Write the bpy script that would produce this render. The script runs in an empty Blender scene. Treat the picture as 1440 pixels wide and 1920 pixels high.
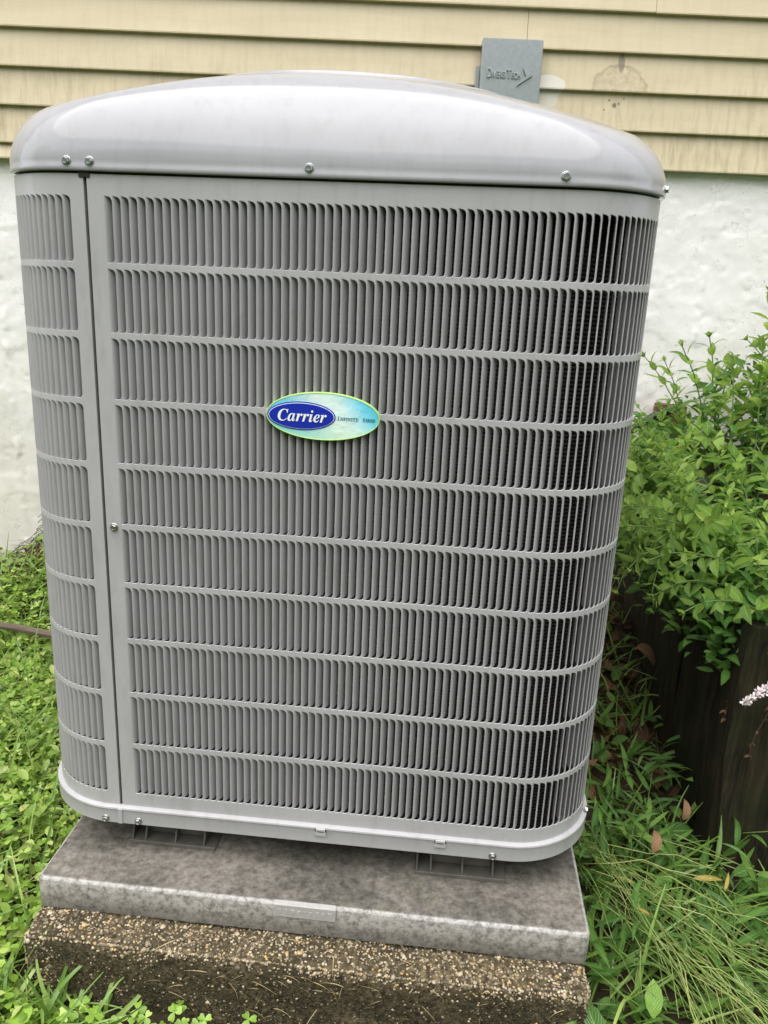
import bpy, math, random
import numpy as np
from mathutils import Vector, Matrix

random.seed(7)
RNG = np.random.default_rng(7)
S = bpy.context.scene
COL = S.collection

# ------------------------------------------------------------------ camera
CAM = np.array([.1888, -1.4974, .9048])
YAW, PITCH, ROLL, FPX = -.0823, -.2823, .0428, 1500.0
cy, sy, cp, sp = math.cos(YAW), math.sin(YAW), math.cos(PITCH), math.sin(PITCH)
FW = np.array([sy*cp, cy*cp, sp]); RT = np.array([cy, -sy, 0.0]); UP = np.cross(RT, FW)
cr, sr = math.cos(ROLL), math.sin(ROLL)
RT, UP = cr*RT + sr*UP, -sr*RT + cr*UP
cd = bpy.data.cameras.new("camera"); cam = bpy.data.objects.new("camera", cd); COL.objects.link(cam)
cam.matrix_world = Matrix(((RT[0], UP[0], -FW[0], CAM[0]), (RT[1], UP[1], -FW[1], CAM[1]),
                           (RT[2], UP[2], -FW[2], CAM[2]), (0, 0, 0, 1)))
cd.sensor_fit = 'VERTICAL'; cd.sensor_height = 24.0; cd.lens = 24.0*FPX/1920.0
cd.clip_start = .02; cd.clip_end = 1000.0
S.camera = cam

# ------------------------------------------------------------------ sky, sun, exposure
SUN_EL, SUN_AZ = math.radians(72), math.radians(205)     # azimuth clockwise from +y: behind the camera, a little to its left
w = bpy.data.worlds.new("World"); S.world = w; w.use_nodes = True
nt = w.node_tree; nt.nodes.clear()
sky = nt.nodes.new("ShaderNodeTexSky"); sky.sky_type = 'NISHITA'; sky.sun_disc = False
sky.sun_elevation = SUN_EL; sky.sun_rotation = SUN_AZ
sky.air_density = 1.0; sky.dust_density = .6; sky.ozone_density = 1.0
hs = nt.nodes.new("ShaderNodeHueSaturation"); hs.inputs['Saturation'].default_value = .22   # overcast: a white sky
bg = nt.nodes.new("ShaderNodeBackground"); bg.inputs['Strength'].default_value = .15
wo = nt.nodes.new("ShaderNodeOutputWorld")
nt.links.new(sky.outputs[0], hs.inputs['Color']); nt.links.new(hs.outputs[0], bg.inputs[0]); nt.links.new(bg.outputs[0], wo.inputs[0])
sl = bpy.data.lights.new("sun", 'SUN'); sl.energy = 1.5; sl.angle = math.radians(75); sl.color = (1, .97, .93)
so = bpy.data.objects.new("sun", sl); COL.objects.link(so)
sd = Vector((math.sin(SUN_AZ)*math.cos(SUN_EL), math.cos(SUN_AZ)*math.cos(SUN_EL), math.sin(SUN_EL)))
so.rotation_euler = (-sd).to_track_quat('-Z', 'Y').to_euler(); so.location = sd*20
S.view_settings.view_transform = 'Standard'; S.view_settings.look = 'None'
S.view_settings.exposure = 1.55; S.view_settings.gamma = 1.0; S.view_settings.use_curve_mapping = False
S.render.engine = 'CYCLES'
S.cycles.use_denoising = True
S.cycles.max_bounces = 8

# ------------------------------------------------------------------ helpers
def link(o, parent=None):
    COL.objects.link(o)
    if parent is not None: o.parent = parent
    return o
def tag(o, label=None, cat=None, group=None, kind=None):
    if label: o['label'] = label
    if cat: o['category'] = cat
    if group: o['group'] = group
    if kind: o['kind'] = kind
    return o
def empty(name, loc=(0, 0, 0), rz=0.0):
    o = bpy.data.objects.new(name, None); o.empty_display_size = .05
    o.location = loc; o.rotation_euler = (0, 0, rz); return link(o)
def mesh(name, V, F, mat=None, smooth=True, uv=None, sharp=None):
    me = bpy.data.meshes.new(name)
    V = np.asarray(V, dtype=np.float32)
    if isinstance(F, np.ndarray):
        n, k = F.shape
        me.vertices.add(len(V)); me.vertices.foreach_set('co', V.ravel())
        me.loops.add(n*k); me.loops.foreach_set('vertex_index', F.astype(np.int32).ravel())
        me.polygons.add(n); me.polygons.foreach_set('loop_start', np.arange(0, n*k, k, dtype=np.int32))
        if uv is not None:
            l = me.uv_layers.new(name='UVMap'); l.uv.foreach_set('vector', np.asarray(uv, np.float32)[F.ravel()].ravel())
        me.update(calc_edges=True)
    else:
        me.from_pydata(V.tolist(), [], [tuple(int(i) for i in f) for f in F])
        if uv is not None:
            l = me.uv_layers.new(name='UVMap'); idx = np.empty(len(me.loops), np.int32); me.loops.foreach_get('vertex_index', idx)
            l.uv.foreach_set('vector', np.asarray(uv, np.float32)[idx].ravel())
    me.polygons.foreach_set('use_smooth', np.full(len(me.polygons), smooth, dtype=bool))
    if sharp is not None: me.set_sharp_from_angle(angle=math.radians(sharp))
    if mat is not None: me.materials.append(mat)
    me.validate()
    return me
def obj(name, me, parent=None, loc=None, rot=None, scale=None):
    o = bpy.data.objects.new(name, me)
    if loc is not None: o.location = loc
    if rot is not None: o.rotation_euler = rot
    if scale is not None: o.scale = scale
    return link(o, parent)
class MB:
    """collects pieces of one part"""
    def __init__(s): s.V = []; s.F = []
    def add(s, V, F):
        b = len(s.V); s.V += [tuple(map(float, v)) for v in V]; s.F += [tuple(int(i)+b for i in f) for f in F]; return s
    def box(s, x0, x1, y0, y1, z0, z1, c=0.0):
        if c <= 0:
            V = [(x, y, z) for z in (z0, z1) for y in (y0, y1) for x in (x0, x1)]
            return s.add(V, [(0, 2, 3, 1), (4, 5, 7, 6), (0, 1, 5, 4), (2, 6, 7, 3), (0, 4, 6, 2), (1, 3, 7, 5)])
        # chamfered box
        V = []; idx = {}
        for ix in (0, 1):
            for iy in (0, 1):
                for iz in (0, 1):
                    X, Y, Z = (x0, x1)[ix], (y0, y1)[iy], (z0, z1)[iz]
                    a, b, d = (c, -c)[ix], (c, -c)[iy], (c, -c)[iz]
                    for ax, p in enumerate(((X, Y+b, Z+d), (X+a, Y, Z+d), (X+a, Y+b, Z))):
                        idx[ix, iy, iz, ax] = len(V); V.append(p)
        F = []
        for i in (0, 1):
            q = [idx[i, 0, 0, 0], idx[i, 1, 0, 0], idx[i, 1, 1, 0], idx[i, 0, 1, 0]]; F.append(q if i else q[::-1])
            q = [idx[0, i, 0, 1], idx[1, i, 0, 1], idx[1, i, 1, 1], idx[0, i, 1, 1]]; F.append(q[::-1] if i else q)
            q = [idx[0, 0, i, 2], idx[1, 0, i, 2], idx[1, 1, i, 2], idx[0, 1, i, 2]]; F.append(q if i else q[::-1])
            for j in (0, 1):
                q = [idx[i, j, 0, 0], idx[i, j, 1, 0], idx[i, j, 1, 1], idx[i, j, 0, 1]]; F.append(q[::-1] if i != j else q)
                q = [idx[i, 0, j, 0], idx[i, 1, j, 0], idx[i, 1, j, 2], idx[i, 0, j, 2]]; F.append(q if i != j else q[::-1])
                q = [idx[0, i, j, 1], idx[1, i, j, 1], idx[1, i, j, 2], idx[0, i, j, 2]]; F.append(q[::-1] if i != j else q)
                for k in (0, 1):
                    q = [idx[i, j, k, 0], idx[i, j, k, 1], idx[i, j, k, 2]]; F.append(q if (i+j+k) % 2 else q[::-1])
        return s.add(V, F)
    def tube(s, P, R, n=6, cap=True):
        P = [np.array(p, float) for p in P]; m = len(P)
        R = [R]*m if np.isscalar(R) else list(R)
        V = []; F = []
        up = np.array([.13, .21, .97])
        for i in range(m):
            t = P[min(i+1, m-1)]-P[max(i-1, 0)]; t /= (np.linalg.norm(t)+1e-12)
            a = np.cross(t, up); a /= (np.linalg.norm(a)+1e-9); b = np.cross(t, a)
            for k in range(n):
                q = 2*math.pi*k/n; V.append(P[i]+R[i]*(math.cos(q)*a+math.sin(q)*b))
        for i in range(m-1):
            for k in range(n):
                F.append((i*n+k, i*n+(k+1) % n, (i+1)*n+(k+1) % n, (i+1)*n+k))
        if cap:
            F.append(tuple(range(n-1, -1, -1))); F.append(tuple((m-1)*n+k for k in range(n)))
        return s.add(V, F)
    def build(s, name, mat, parent=None, smooth=True, sharp=35, **k):
        return obj(name, mesh(name, s.V, s.F, mat, smooth, None, sharp), parent, **k)
def vnoise(x, y, seed=0):
    x = np.asarray(x, float); y = np.asarray(y, float)
    t = np.random.default_rng(seed).random((64, 64))
    xi = np.floor(x).astype(int); yi = np.floor(y).astype(int); fx = x-xi; fy = y-yi
    fx = fx*fx*(3-2*fx); fy = fy*fy*(3-2*fy)
    g = lambda i, j: t[i % 64, j % 64]
    return (g(xi, yi)*(1-fx)+g(xi+1, yi)*fx)*(1-fy)+(g(xi, yi+1)*(1-fx)+g(xi+1, yi+1)*fx)*fy - .5
def fbm(x, y, o=4, seed=0):
    v = 0; a = 1.0
    for k in range(o): v = v+a*vnoise(x*2**k+17*k, y*2**k+5*k, seed+k); a *= .5
    return v
def sstep(a, b, x): t = np.clip((x-a)/(b-a), 0, 1); return t*t*(3-2*t)

# ------------------------------------------------------------------ materials
class M:
    def __init__(s, name, rough=.6, spec=.5, metal=0.0):
        s.m = bpy.data.materials.new(name); s.m.use_nodes = True; s.t = s.m.node_tree
        s.b = s.t.nodes['Principled BSDF']; s.out = s.t.nodes['Material Output']
        s.b.inputs['Roughness'].default_value = rough; s.b.inputs['Specular IOR Level'].default_value = spec
        s.b.inputs['Metallic'].default_value = metal
    def n(s, typ, **kw):
        x = s.t.nodes.new('ShaderNode'+typ)
        for k, v in kw.items():
            if k.startswith('_'): setattr(x, k[1:], v)
            else: x.inputs[k.replace('__', ' ')].default_value = v
        return x
    def l(s, a, b): s.t.links.new(a, b)
    def coord(s, which='Object', scale=(1, 1, 1)):
        tc = s.n('TexCoord'); mp = s.n('Mapping'); mp.inputs['Scale'].default_value = scale
        s.l(tc.outputs[which], mp.inputs['Vector']); return mp.outputs[0]
    def pos(s, scale=(1, 1, 1)):
        g = s.n('NewGeometry'); mp = s.n('Mapping'); mp.inputs['Scale'].default_value = scale
        s.l(g.outputs['Position'], mp.inputs['Vector']); return mp.outputs[0]
    def noise(s, v, scale, detail=6, rough=.55, dist=0.0):
        x = s.n('TexNoise', Scale=scale, Detail=detail, Roughness=rough, Distortion=dist); s.l(v, x.inputs['Vector']); return x.outputs['Fac']
    def ramp(s, f, stops):
        r = s.n('ValToRGB'); e = r.color_ramp.elements
        while len(e) < len(stops): e.new(.5)
        for i, (p, c) in enumerate(stops):
            e[i].position = p; e[i].color = (*c, 1) if len(c) == 3 else c
        s.l(f, r.inputs[0]); return r.outputs[0]
    def val(s, f, a, b):      # grey ramp between two positions
        return s.ramp(f, [(a, (0, 0, 0)), (b, (1, 1, 1))])
    def mix(s, f, a, b, typ='MIX'):
        x = s.n('Mix'); x.data_type = 'RGBA'; x.blend_type = typ
        for sock, v in ((x.inputs[0], f), (x.inputs[6], a), (x.inputs[7], b)):
            if hasattr(v, 'links'): s.l(v, sock)
            else: sock.default_value = v if not isinstance(v, tuple) else (*v, 1)
        return x.outputs[2]
    def math(s, op, a, b=0.0, c=None):
        x = s.n('Math'); x.operation = op
        for i, v in enumerate((a, b, c)):
            if v is None: continue
            if hasattr(v, 'links'): s.l(v, x.inputs[i])
            else: x.inputs[i].default_value = v
        return x.outputs[0]
    def col(s, c):
        if hasattr(c, 'links'): s.l(c, s.b.inputs['Base Color'])
        else: s.b.inputs['Base Color'].default_value = (*c, 1)
        return s
    def rough(s, f): s.l(f, s.b.inputs['Roughness']); return s
    def bump(s, h, strength=.3, dist=.002):
        prev = s.b.inputs['Normal'].links[0].from_socket if s.b.inputs['Normal'].links else None
        b = s.n('Bump', Strength=strength, Distance=dist); s.l(h, b.inputs['Height'])
        if prev: s.l(prev, b.inputs['Normal'])
        s.l(b.outputs[0], s.b.inputs['Normal']); return s

def paint(name, base, rough, dirt=.5):
    m = M(name, rough, .5); v = m.pos()
    n1 = m.noise(v, 900, 2); n2 = m.noise(v, 7, 5); n3 = m.noise(m.pos((1, 1, .25)), 60, 6, .7)
    sp_ = m.val(m.noise(v, 330, 3, .7), .70, .76)
    c = m.mix(m.val(n2, .3, .75), tuple(x*.93 for x in base), tuple(x*1.04 for x in base))
    c = m.mix(m.math('MULTIPLY', m.val(n3, .5, .8), .35*dirt), c, (.17, .155, .13))
    c = m.mix(m.math('MULTIPLY', sp_, .55*dirt), c, (.06, .05, .04))
    m.col(c); m.bump(n1, .05, .0006)
    m.rough(m.math('ADD', m.math('MULTIPLY', n3, .06), rough-.03)) if rough < .2 else m.rough(m.math('ADD', m.math('MULTIPLY', n3, .22), rough-.11))
    return m
PAINT = paint('panel_paint', (.408, .396, .398), .38, .95).m
CAPM = paint('cap_paint', (.352, .344, .358), .055, .7)
CAPM.b.inputs['Specular IOR Level'].default_value = .27; CAPM.b.inputs['Coat Roughness'].default_value = .03
CAPP = CAPM.m
def simple(name, c, rough=.6, metal=0.0, spec=.5, var=.25, scale=40):
    m = M(name, rough, spec, metal); n = m.noise(m.coord(), scale, 5)
    m.col(m.mix(n, tuple(x*(1-var) for x in c), tuple(min(1, x*(1+var)) for x in c))); return m.m
SCREW = simple('zinc_screw', (.42, .43, .42), .35, 1.0, var=.3, scale=200)
BLACK = simple('black_plastic', (.012, .012, .013), .45)
DARK = simple('dark_cavity', (.02, .018, .016), .8)
FOOTM = simple('foot_plastic', (.105, .096, .082), .5, var=.6)
PLATE = simple('plate_cast', (.40, .38, .36), .6, var=.25, scale=120)

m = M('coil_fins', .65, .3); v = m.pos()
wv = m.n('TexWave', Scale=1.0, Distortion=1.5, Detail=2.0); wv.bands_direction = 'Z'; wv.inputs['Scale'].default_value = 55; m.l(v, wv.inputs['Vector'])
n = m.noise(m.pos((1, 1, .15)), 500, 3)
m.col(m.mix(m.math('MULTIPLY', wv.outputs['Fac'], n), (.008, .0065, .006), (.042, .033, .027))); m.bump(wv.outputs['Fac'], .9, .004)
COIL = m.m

# siding
m = M('siding_paint', .45, .4); v = m.coord()
nA = m.noise(m.coord('Object', (1.2, 1, 9)), 3.0, 6, .6); nB = m.noise(m.coord('Object', (9, 1, 1.6)), 5.0, 6, .65); nC = m.noise(v, 160, 4, .7)
c = m.mix(m.val(nA, .3, .72), (.49, .405, .255), (.555, .465, .305))
dirt = m.math('MULTIPLY', m.val(nB, .46, .72), .62)
sep = m.n('SeparateXYZ'); m.l(v, sep.inputs[0])
low = m.math('SUBTRACT', 1.0, m.val(m.math('DIVIDE', m.math('SUBTRACT', sep.outputs[2], 1.2), .5), .1, .75))   # splash dirt on the lowest courses
c = m.mix(m.math('MULTIPLY', dirt, m.math('ADD', m.math('MULTIPLY', low, .85), .22)), c, (.22, .18, .085))
c = m.mix(m.math('MULTIPLY', m.val(nC, .62, .8), .22), c, (.2, .16, .08))
# rinsed-off nest: half-disc scar with a stalk on the second course, and chipped spots below it
def disc(cx, cz, rx, rz, soft=.1):
    a = m.math('POWER', m.math('DIVIDE', m.math('SUBTRACT', sep.outputs[0], cx), rx), 2)
    b = m.math('POWER', m.math('DIVIDE', m.math('SUBTRACT', sep.outputs[2], cz), rz), 2)
    d = m.math('ADD', m.math('SQRT', m.math('ADD', a, b)), m.math('MULTIPLY', m.math('SUBTRACT', m.noise(v, 45, 4), .5), .35))
    return d
NS, NZ = .600, 1.452
dd = disc(NS, NZ+.004, .083, .072)
inside = m.math('SUBTRACT', 1, m.val(dd, .92, 1.0)); rim = m.math('MULTIPLY', inside, m.val(dd, .80, .97))
up_ = m.val(sep.outputs[2], 0, 1); gt = m.math('GREATER_THAN', sep.outputs[2], NZ)
scar = m.math('MULTIPLY', gt, m.math('ADD', m.math('MULTIPLY', inside, m.math('MULTIPLY', m.val(m.noise(v, 70, 5, .7), .35, .7), .65)), m.math('MULTIPLY', rim, .55)))
c = m.mix(m.math('MINIMUM', scar, 1.0), c, (.27, .21, .125))
st = disc(NS+.002, 1.528, .011, .028); c = m.mix(m.math('MULTIPLY', m.math('SUBTRACT', 1, m.val(st, .75, 1.05)), .7), c, (.16, .12, .075))
for (a_, b_, r_) in ((.594, 1.417, .008), (.578, 1.430, .004), (.606, 1.422, .0045), (.565, 1.404, .003), (.62, 1.436, .003)):
    d_ = disc(a_, b_, r_, r_*1.1); c = m.mix(m.math('MULTIPLY', m.math('SUBTRACT', 1, m.val(d_, .5, 1.15)), .8), c, (.075, .05, .03))
# pale touch-up patch beside the metal cover
px_ = disc(.395, 1.46, .052, .030); pz_ = disc(.39, 1.425, .042, .026)
pt = m.math('MAXIMUM', m.math('SUBTRACT', 1, m.val(px_, .93, 1.0)), m.math('MULTIPLY', m.math('SUBTRACT', 1, m.val(pz_, .9, 1.0)), .75))
c = m.mix(m.math('MULTIPLY', pt, .85), c, (.60, .57, .50))
m.col(c); m.bump(m.noise(m.coord('Object', (1, 1, 14)), 30, 4), .12, .001)
SIDING = m.m

# whitewashed foundation
m = M('white_masonry_paint', .75, .3); v = m.coord()
sep = m.n('SeparateXYZ'); m.l(v, sep.inputs[0])
n1 = m.noise(v, 6, 7, .62); n2 = m.noise(v, 38, 6, .7); n3 = m.noise(m.coord('Object', (1, 1, .3)), 16, 5, .7)
c = m.mix(m.val(n1, .3, .7), (.79, .75, .715), (.88, .85, .83))
lowz = m.math('SUBTRACT', 1, m.val(m.math('ADD', sep.outputs[2], m.math('MULTIPLY', m.math('SUBTRACT', n1, .5), .5)), .15, .75))
c = m.mix(m.math('MULTIPLY', lowz, .38), c, (.56, .50, .37))
vor = m.n('TexVoronoi', Scale=24.0); vor.feature = 'DISTANCE_TO_EDGE'
dv = m.n('VectorMath'); dv.operation = 'ADD'; nn = m.n('TexNoise', Scale=22.0, Detail=5.0); m.l(v, nn.inputs['Vector'])
sc = m.n('VectorMath'); sc.operation = 'SCALE'; sc.inputs['Scale'].default_value = .09; m.l(nn.outputs['Color'], sc.inputs[0])
m.l(v, dv.inputs[0]); m.l(sc.outputs[0], dv.inputs[1]); m.l(dv.outputs[0], vor.inputs['Vector'])
crack = m.math('MULTIPLY', m.math('SUBTRACT', 1, m.val(vor.outputs['Distance'], .0, .012)), m.val(m.noise(v, 9, 4), .44, .60))
c = m.mix(m.math('MULTIPLY', crack, .75), c, (.17, .15, .12))
spots = m.math('MULTIPLY', m.val(m.noise(v, 95, 5, .75), .66, .73), m.math('ADD', m.math('MULTIPLY', lowz, .75), .35))
c = m.mix(spots, c, (.09, .08, .055))
flake = m.val(m.noise(v, 62, 7, .8), .56, .60)
m.col(c); m.bump(n2, .16, .004); m.bump(m.noise(v, 170, 4, .7), .35, .0014); m.bump(crack, -.6, .002); m.bump(flake, -.35, .0015)
WHITE = m.m

# galvanised cover
m = M('galvanised_metal', .42, .5, .75); v = m.coord()
vr = m.n('TexVoronoi', Scale=90.0); m.l(v, vr.inputs['Vector']); n = m.noise(v, 30, 5)
m.col(m.mix(m.math('MULTIPLY', vr.outputs['Distance'], 1.0), m.mix(n, (.33, .35, .352), (.38, .40, .402)), (.42, .44, .443)))
GALV = m.m

# equipment pad
m = M('pad_concrete', .62, .45); v = m.coord()
nL = m.noise(v, 4.2, 9, .74); nM = m.noise(v, 75, 8, .80); nF = m.noise(v, 260, 4, .7)
c = m.mix(m.val(nM, .36, .64), (.085, .072, .055), (.25, .225, .195))
blot = m.val(nL, .43, .56)
c = m.mix(m.math('MULTIPLY', blot, .78), c, m.mix(m.val(nM, .4, .66), (.034, .031, .024), (.125, .115, .096)))
moss = m.math('MULTIPLY', m.val(m.noise(v, 11, 6, .7), .60, .74), .35); c = m.mix(moss, c, (.10, .105, .035))
gn = m.n('NewGeometry'); sn = m.n('SeparateXYZ'); m.l(gn.outputs['Normal'], sn.inputs[0])
side = m.math('SUBTRACT', 1, m.val(m.math('ABSOLUTE', sn.outputs[2]), .1, .45))
c2 = m.mix(m.val(nM, .38, .56), (.20, .18, .155), (.54, .505, .47))
c = m.mix(m.math('MULTIPLY', side, .85), c, c2)
edge = m.math('MULTIPLY', m.val(m.math('ABSOLUTE', sn.outputs[2]), .2, .5), m.math('SUBTRACT', 1, m.val(m.math('ABSOLUTE', sn.outputs[2]), .85, .97)))
c = m.mix(m.math('MULTIPLY', edge, m.val(nM, .34, .56)), c, (.44, .42, .40))      # paler along the rounded edge
c = m.mix(m.math('MULTIPLY', m.val(nF, .66, .75), .5), c, (.025, .022, .018))
m.col(c); m.bump(nF, .5, .0014); m.bump(nM, .45, .003)
PAD = m.m
# exposed-aggregate footing: cement matrix and its pebbles
m = M('footing_cement', .9, .25); v = m.coord()
n1 = m.noise(v, 11, 6, .65); n2 = m.noise(v, 120, 5, .75)
c = m.mix(m.val(n2, .40, .68), (.030, .022, .012), (.20, .155, .085))
c = m.mix(m.math('MULTIPLY', m.val(n1, .42, .62), .75), c, m.mix(n2, (.012, .011, .006), (.06, .052, .026)))
gn = m.n('NewGeometry'); sn = m.n('SeparateXYZ'); m.l(gn.outputs['Normal'], sn.inputs[0])
broad_n = m.math('MULTIPLY', m.val(m.noise(v, 5, 5), .35, .55), .0)
sz = m.n('SeparateXYZ'); m.l(v, sz.inputs[0])
low_dark = m.math('MULTIPLY', m.math('SUBTRACT', 1, m.val(m.math('ADD', sz.outputs[2], m.math('MULTIPLY', m.math('SUBTRACT', n1, .5), .09)), -.105, -.075)), 1.0)
LOW_DARK_Z = (-.105, -.075)
c = m.mix(m.math('MULTIPLY', m.ramp(m.math('ADD', sz.outputs[2], m.math('MULTIPLY', m.math('SUBTRACT', n1, .5), .06)), [(0, (0, 0, 0)), (1, (0, 0, 0))]), 0), c, c)
c = m.mix(m.math('MULTIPLY', m.math('LESS_THAN', m.math('ADD', sz.outputs[2], m.math('MULTIPLY', m.math('SUBTRACT', n1, .5), .10)), -.074), .80), c, m.mix(n2, (.018, .014, .007), (.085, .066, .033)))   # footing darker towards the bottom, with an uneven edge
m.col(c); m.bump(n2, .8, .004); m.bump(m.noise(v, 45, 5), .6, .006)
CEMENT = m.m
m = M('aggregate_pebble', .55, .45); oi = m.n('ObjectInfo'); ge = m.n('NewGeometry')
rnd = m.math('FRACT', m.math('ADD', oi.outputs['Random'], ge.outputs['Random Per Island']))
c = m.ramp(rnd, [(0, (.09, .07, .045)), (.25, (.24, .18, .11)), (.55, (.42, .34, .22)), (.85, (.52, .44, .31)), (.97, (.46, .28, .09))])
v = m.pos(); c = m.mix(m.val(m.noise(v, 130, 4), .45, .7), c, (.06, .05, .03))
m.col(c); PEB = m.m
m = M('dark_pebble', .7, .3); ge = m.n('NewGeometry'); oi = m.n('ObjectInfo')  # darker pebble mix for the lower part of the footing
rnd = m.math('FRACT', m.math('ADD', oi.outputs['Random'], ge.outputs['Random Per Island']))
m.col(m.mix(m.val(m.noise(m.pos(), 130, 4), .45, .7), m.ramp(rnd, [(0, (.015, .013, .007)), (.6, (.05, .04, .02)), (.9, (.10, .085, .05)), (1, (.30, .26, .18))]), (.02, .018, .009)))
PEBD = m.m

# soil, wood, stone
m = M('soil', .95, .2); v = m.pos(); n1 = m.noise(v, 14, 6, .7); n2 = m.noise(v, 90, 6, .75)
m.col(m.mix(m.val(n2, .3, .75), m.mix(n1, (.016, .010, .006), (.045, .030, .017)), (.10, .07, .043))); m.bump(n2, .9, .01)
SOIL = m.m
m = M('old_timber', .85, .25); v = m.coord('Object', (1, 1, .10)); n1 = m.noise(v, 70, 6, .7, .4); n2 = m.noise(m.coord(), 7, 5)
m.col(m.mix(m.val(n2, .40, .68), m.mix(m.val(n1, .35, .65), (.006, .0045, .0025), (.050, .036, .019)), m.mix(m.val(n1, .35, .65), (.003, .0045, .0015), (.020, .027, .008)))); m.bump(n1, .8, .006)
TIMBER = m.m
m = M('weathered_wood', .8, .25); n1 = m.noise(m.coord('Object', (.12, 1, 1)), 80, 6, .7)
m.col(m.mix(n1, (.05, .034, .024), (.22, .17, .13))); m.bump(n1, .6, .003); POLE = m.m
STONE = simple('grey_stone', (.075, .070, .062), .85, var=.6, scale=30)
RUST = simple('brown_board', (.16, .085, .045), .85, var=.5, scale=60)

# leaves
def leafmat(name, lo, hi, tip, veins=True, rough=.38, trans=.30):
    m = M(name, rough, .5)
    oi = m.n('ObjectInfo'); ge = m.n('NewGeometry')
    rnd = m.math('FRACT', m.math('ADD', oi.outputs['Random'], ge.outputs['Random Per Island']))
    c = m.ramp(rnd, [(0, lo), (.7, hi), (1, tip)])
    uvn = m.n('UVMap'); s_ = m.n('SeparateXYZ'); m.l(uvn.outputs[0], s_.inputs[0])
    if veins:
        a = m.math('ABSOLUTE', m.math('SUBTRACT', s_.outputs[0], .5))
        mid = m.math('LESS_THAN', a, .035)
        w_ = m.math('SINE', m.math('MULTIPLY', m.math('SUBTRACT', s_.outputs[1], m.math('MULTIPLY', a, .9)), 44.0))
        side = m.val(w_, .72, .98)
        c = m.mix(m.math('MULTIPLY', m.math('MAXIMUM', mid, m.math('MULTIPLY', side, .6)), .75), c, tuple(min(1, 1.7*x+.02) for x in hi))
        m.bump(w_, .6, .0016)
    spot = m.val(m.noise(m.pos(), 70, 4), .60, .75)
    c = m.mix(m.math('MULTIPLY', spot, .3), c, tuple(x*.5 for x in lo))
    m.col(c)
    tr = m.n('BsdfTranslucent'); mx = m.n('MixShader'); mx.inputs[0].default_value = trans
    m.l(m.mix(.5, c, tuple(min(1, x*1.3) for x in tip)), tr.inputs['Color'])
    m.l(m.b.outputs[0], mx.inputs[1]); m.l(tr.outputs[0], mx.inputs[2]); m.l(mx.outputs[0], m.out.inputs['Surface'])
    return m.m
MINT = leafmat('mint_leaf', (.075, .175, .026), (.24, .41, .058), (.50, .66, .16), True, .34, .42)
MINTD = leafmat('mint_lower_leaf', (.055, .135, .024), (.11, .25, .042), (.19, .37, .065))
CLOVER = leafmat('clover_leaf', (.16, .28, .032), (.28, .45, .06), (.50, .62, .17), False)
CLOVY = leafmat('lawn_leaf', (.13, .22, .035), (.27, .40, .07), (.48, .52, .18), False)
GRASS = leafmat('grass_blade', (.10, .20, .035), (.20, .34, .065), (.36, .46, .13), False)
WEED = leafmat('weed_leaf', (.065, .150, .032), (.14, .285, .055), (.27, .43, .09), True, .32)
STEMY = leafmat('pale_stem', (.20, .28, .07), (.34, .42, .12), (.52, .52, .22), False)
STRAW = leafmat('straw', (.22, .16, .07), (.38, .29, .14), (.52, .43, .24), False, .7, .1)
LITTER = leafmat('dead_leaf', (.07, .036, .019), (.17, .085, .040), (.30, .17, .085), True, .75, .1)
YELLOW = leafmat('yellow_leaf', (.42, .30, .07), (.55, .42, .12), (.62, .52, .2), True, .5, .25)
STEM = simple('green_stem', (.10, .17, .04), .5)
TWIG = simple('brown_twig', (.055, .035, .02), .8)
PINK = simple('pale_pink_petal', (.80, .68, .71), .6, var=.2, scale=300)

# ------------------------------------------------------------------ the ground
def gz(x, y):
    x = np.asarray(x, float); y = np.asarray(y, float)
    z = -.165 + .055*sstep(-.5, .9, y) + .02*fbm(x*2.2, y*2.2, 4, 3)
    z = z + .34*np.exp(-(((x+.90)/.25)**2+((y-1.02)/.28)**2))                      # spoil heap against the house, behind the unit
    z = z + .12*sstep(.35, .6, x)*sstep(-.15, .85, y)                             # the strip beside the planter climbs to the house
    z = z + .025*sstep(-.35, -.55, x)*sstep(.4, -.2, y) - .022*sstep(-.44, -.38, x)*sstep(-.52, -.60, y)
    return z
gx = np.unique(np.concatenate([np.linspace(-2.4, 2.4, 150), np.geomspace(2.4, 240, 26), -np.geomspace(2.4, 240, 26)]))
gy = np.unique(np.concatenate([np.linspace(-2.2, 1.4, 115), 1.4+np.geomspace(.05, 240, 26), -2.2-np.geomspace(.05, 240, 26)]))
X, Y = np.meshgrid(gx, gy); fade = np.exp(-np.maximum(0, np.hypot(X, Y)-3)/3)
Z = np.where(fade > .02, gz(X, Y)*fade + -.16*(1-fade), -.16)
nx, ny = len(gx), len(gy); ii = np.arange(nx*ny).reshape(ny, nx)
F = np.stack([ii[:-1, :-1], ii[:-1, 1:], ii[1:, 1:], ii[1:, :-1]], -1).reshape(-1, 4)
m = M('ground_earth', .95, .2); v = m.pos(); n1 = m.noise(v, 14, 6, .7); n2 = m.noise(v, 90, 6, .75)
near = m.mix(m.val(n2, .3, .75), m.mix(n1, (.014, .010, .006), (.045, .032, .018)), (.09, .066, .04))
ln = m.n('VectorMath'); ln.operation = 'LENGTH'; m.l(v, ln.inputs[0])
far = m.mix(m.noise(v, 3, 6), (.04, .085, .02), (.075, .14, .03))
m.col(m.mix(m.val(m.math('MULTIPLY', ln.outputs['Value'], .1), .22, .34), near, far)); m.bump(n2, .9, .01)
g = obj('ground', mesh('ground', np.stack([X, Y, Z], -1).reshape(-1, 3), F, m.m)); tag(g, 'dark bare earth under the clover and weeds', 'ground', kind='structure')

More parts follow.
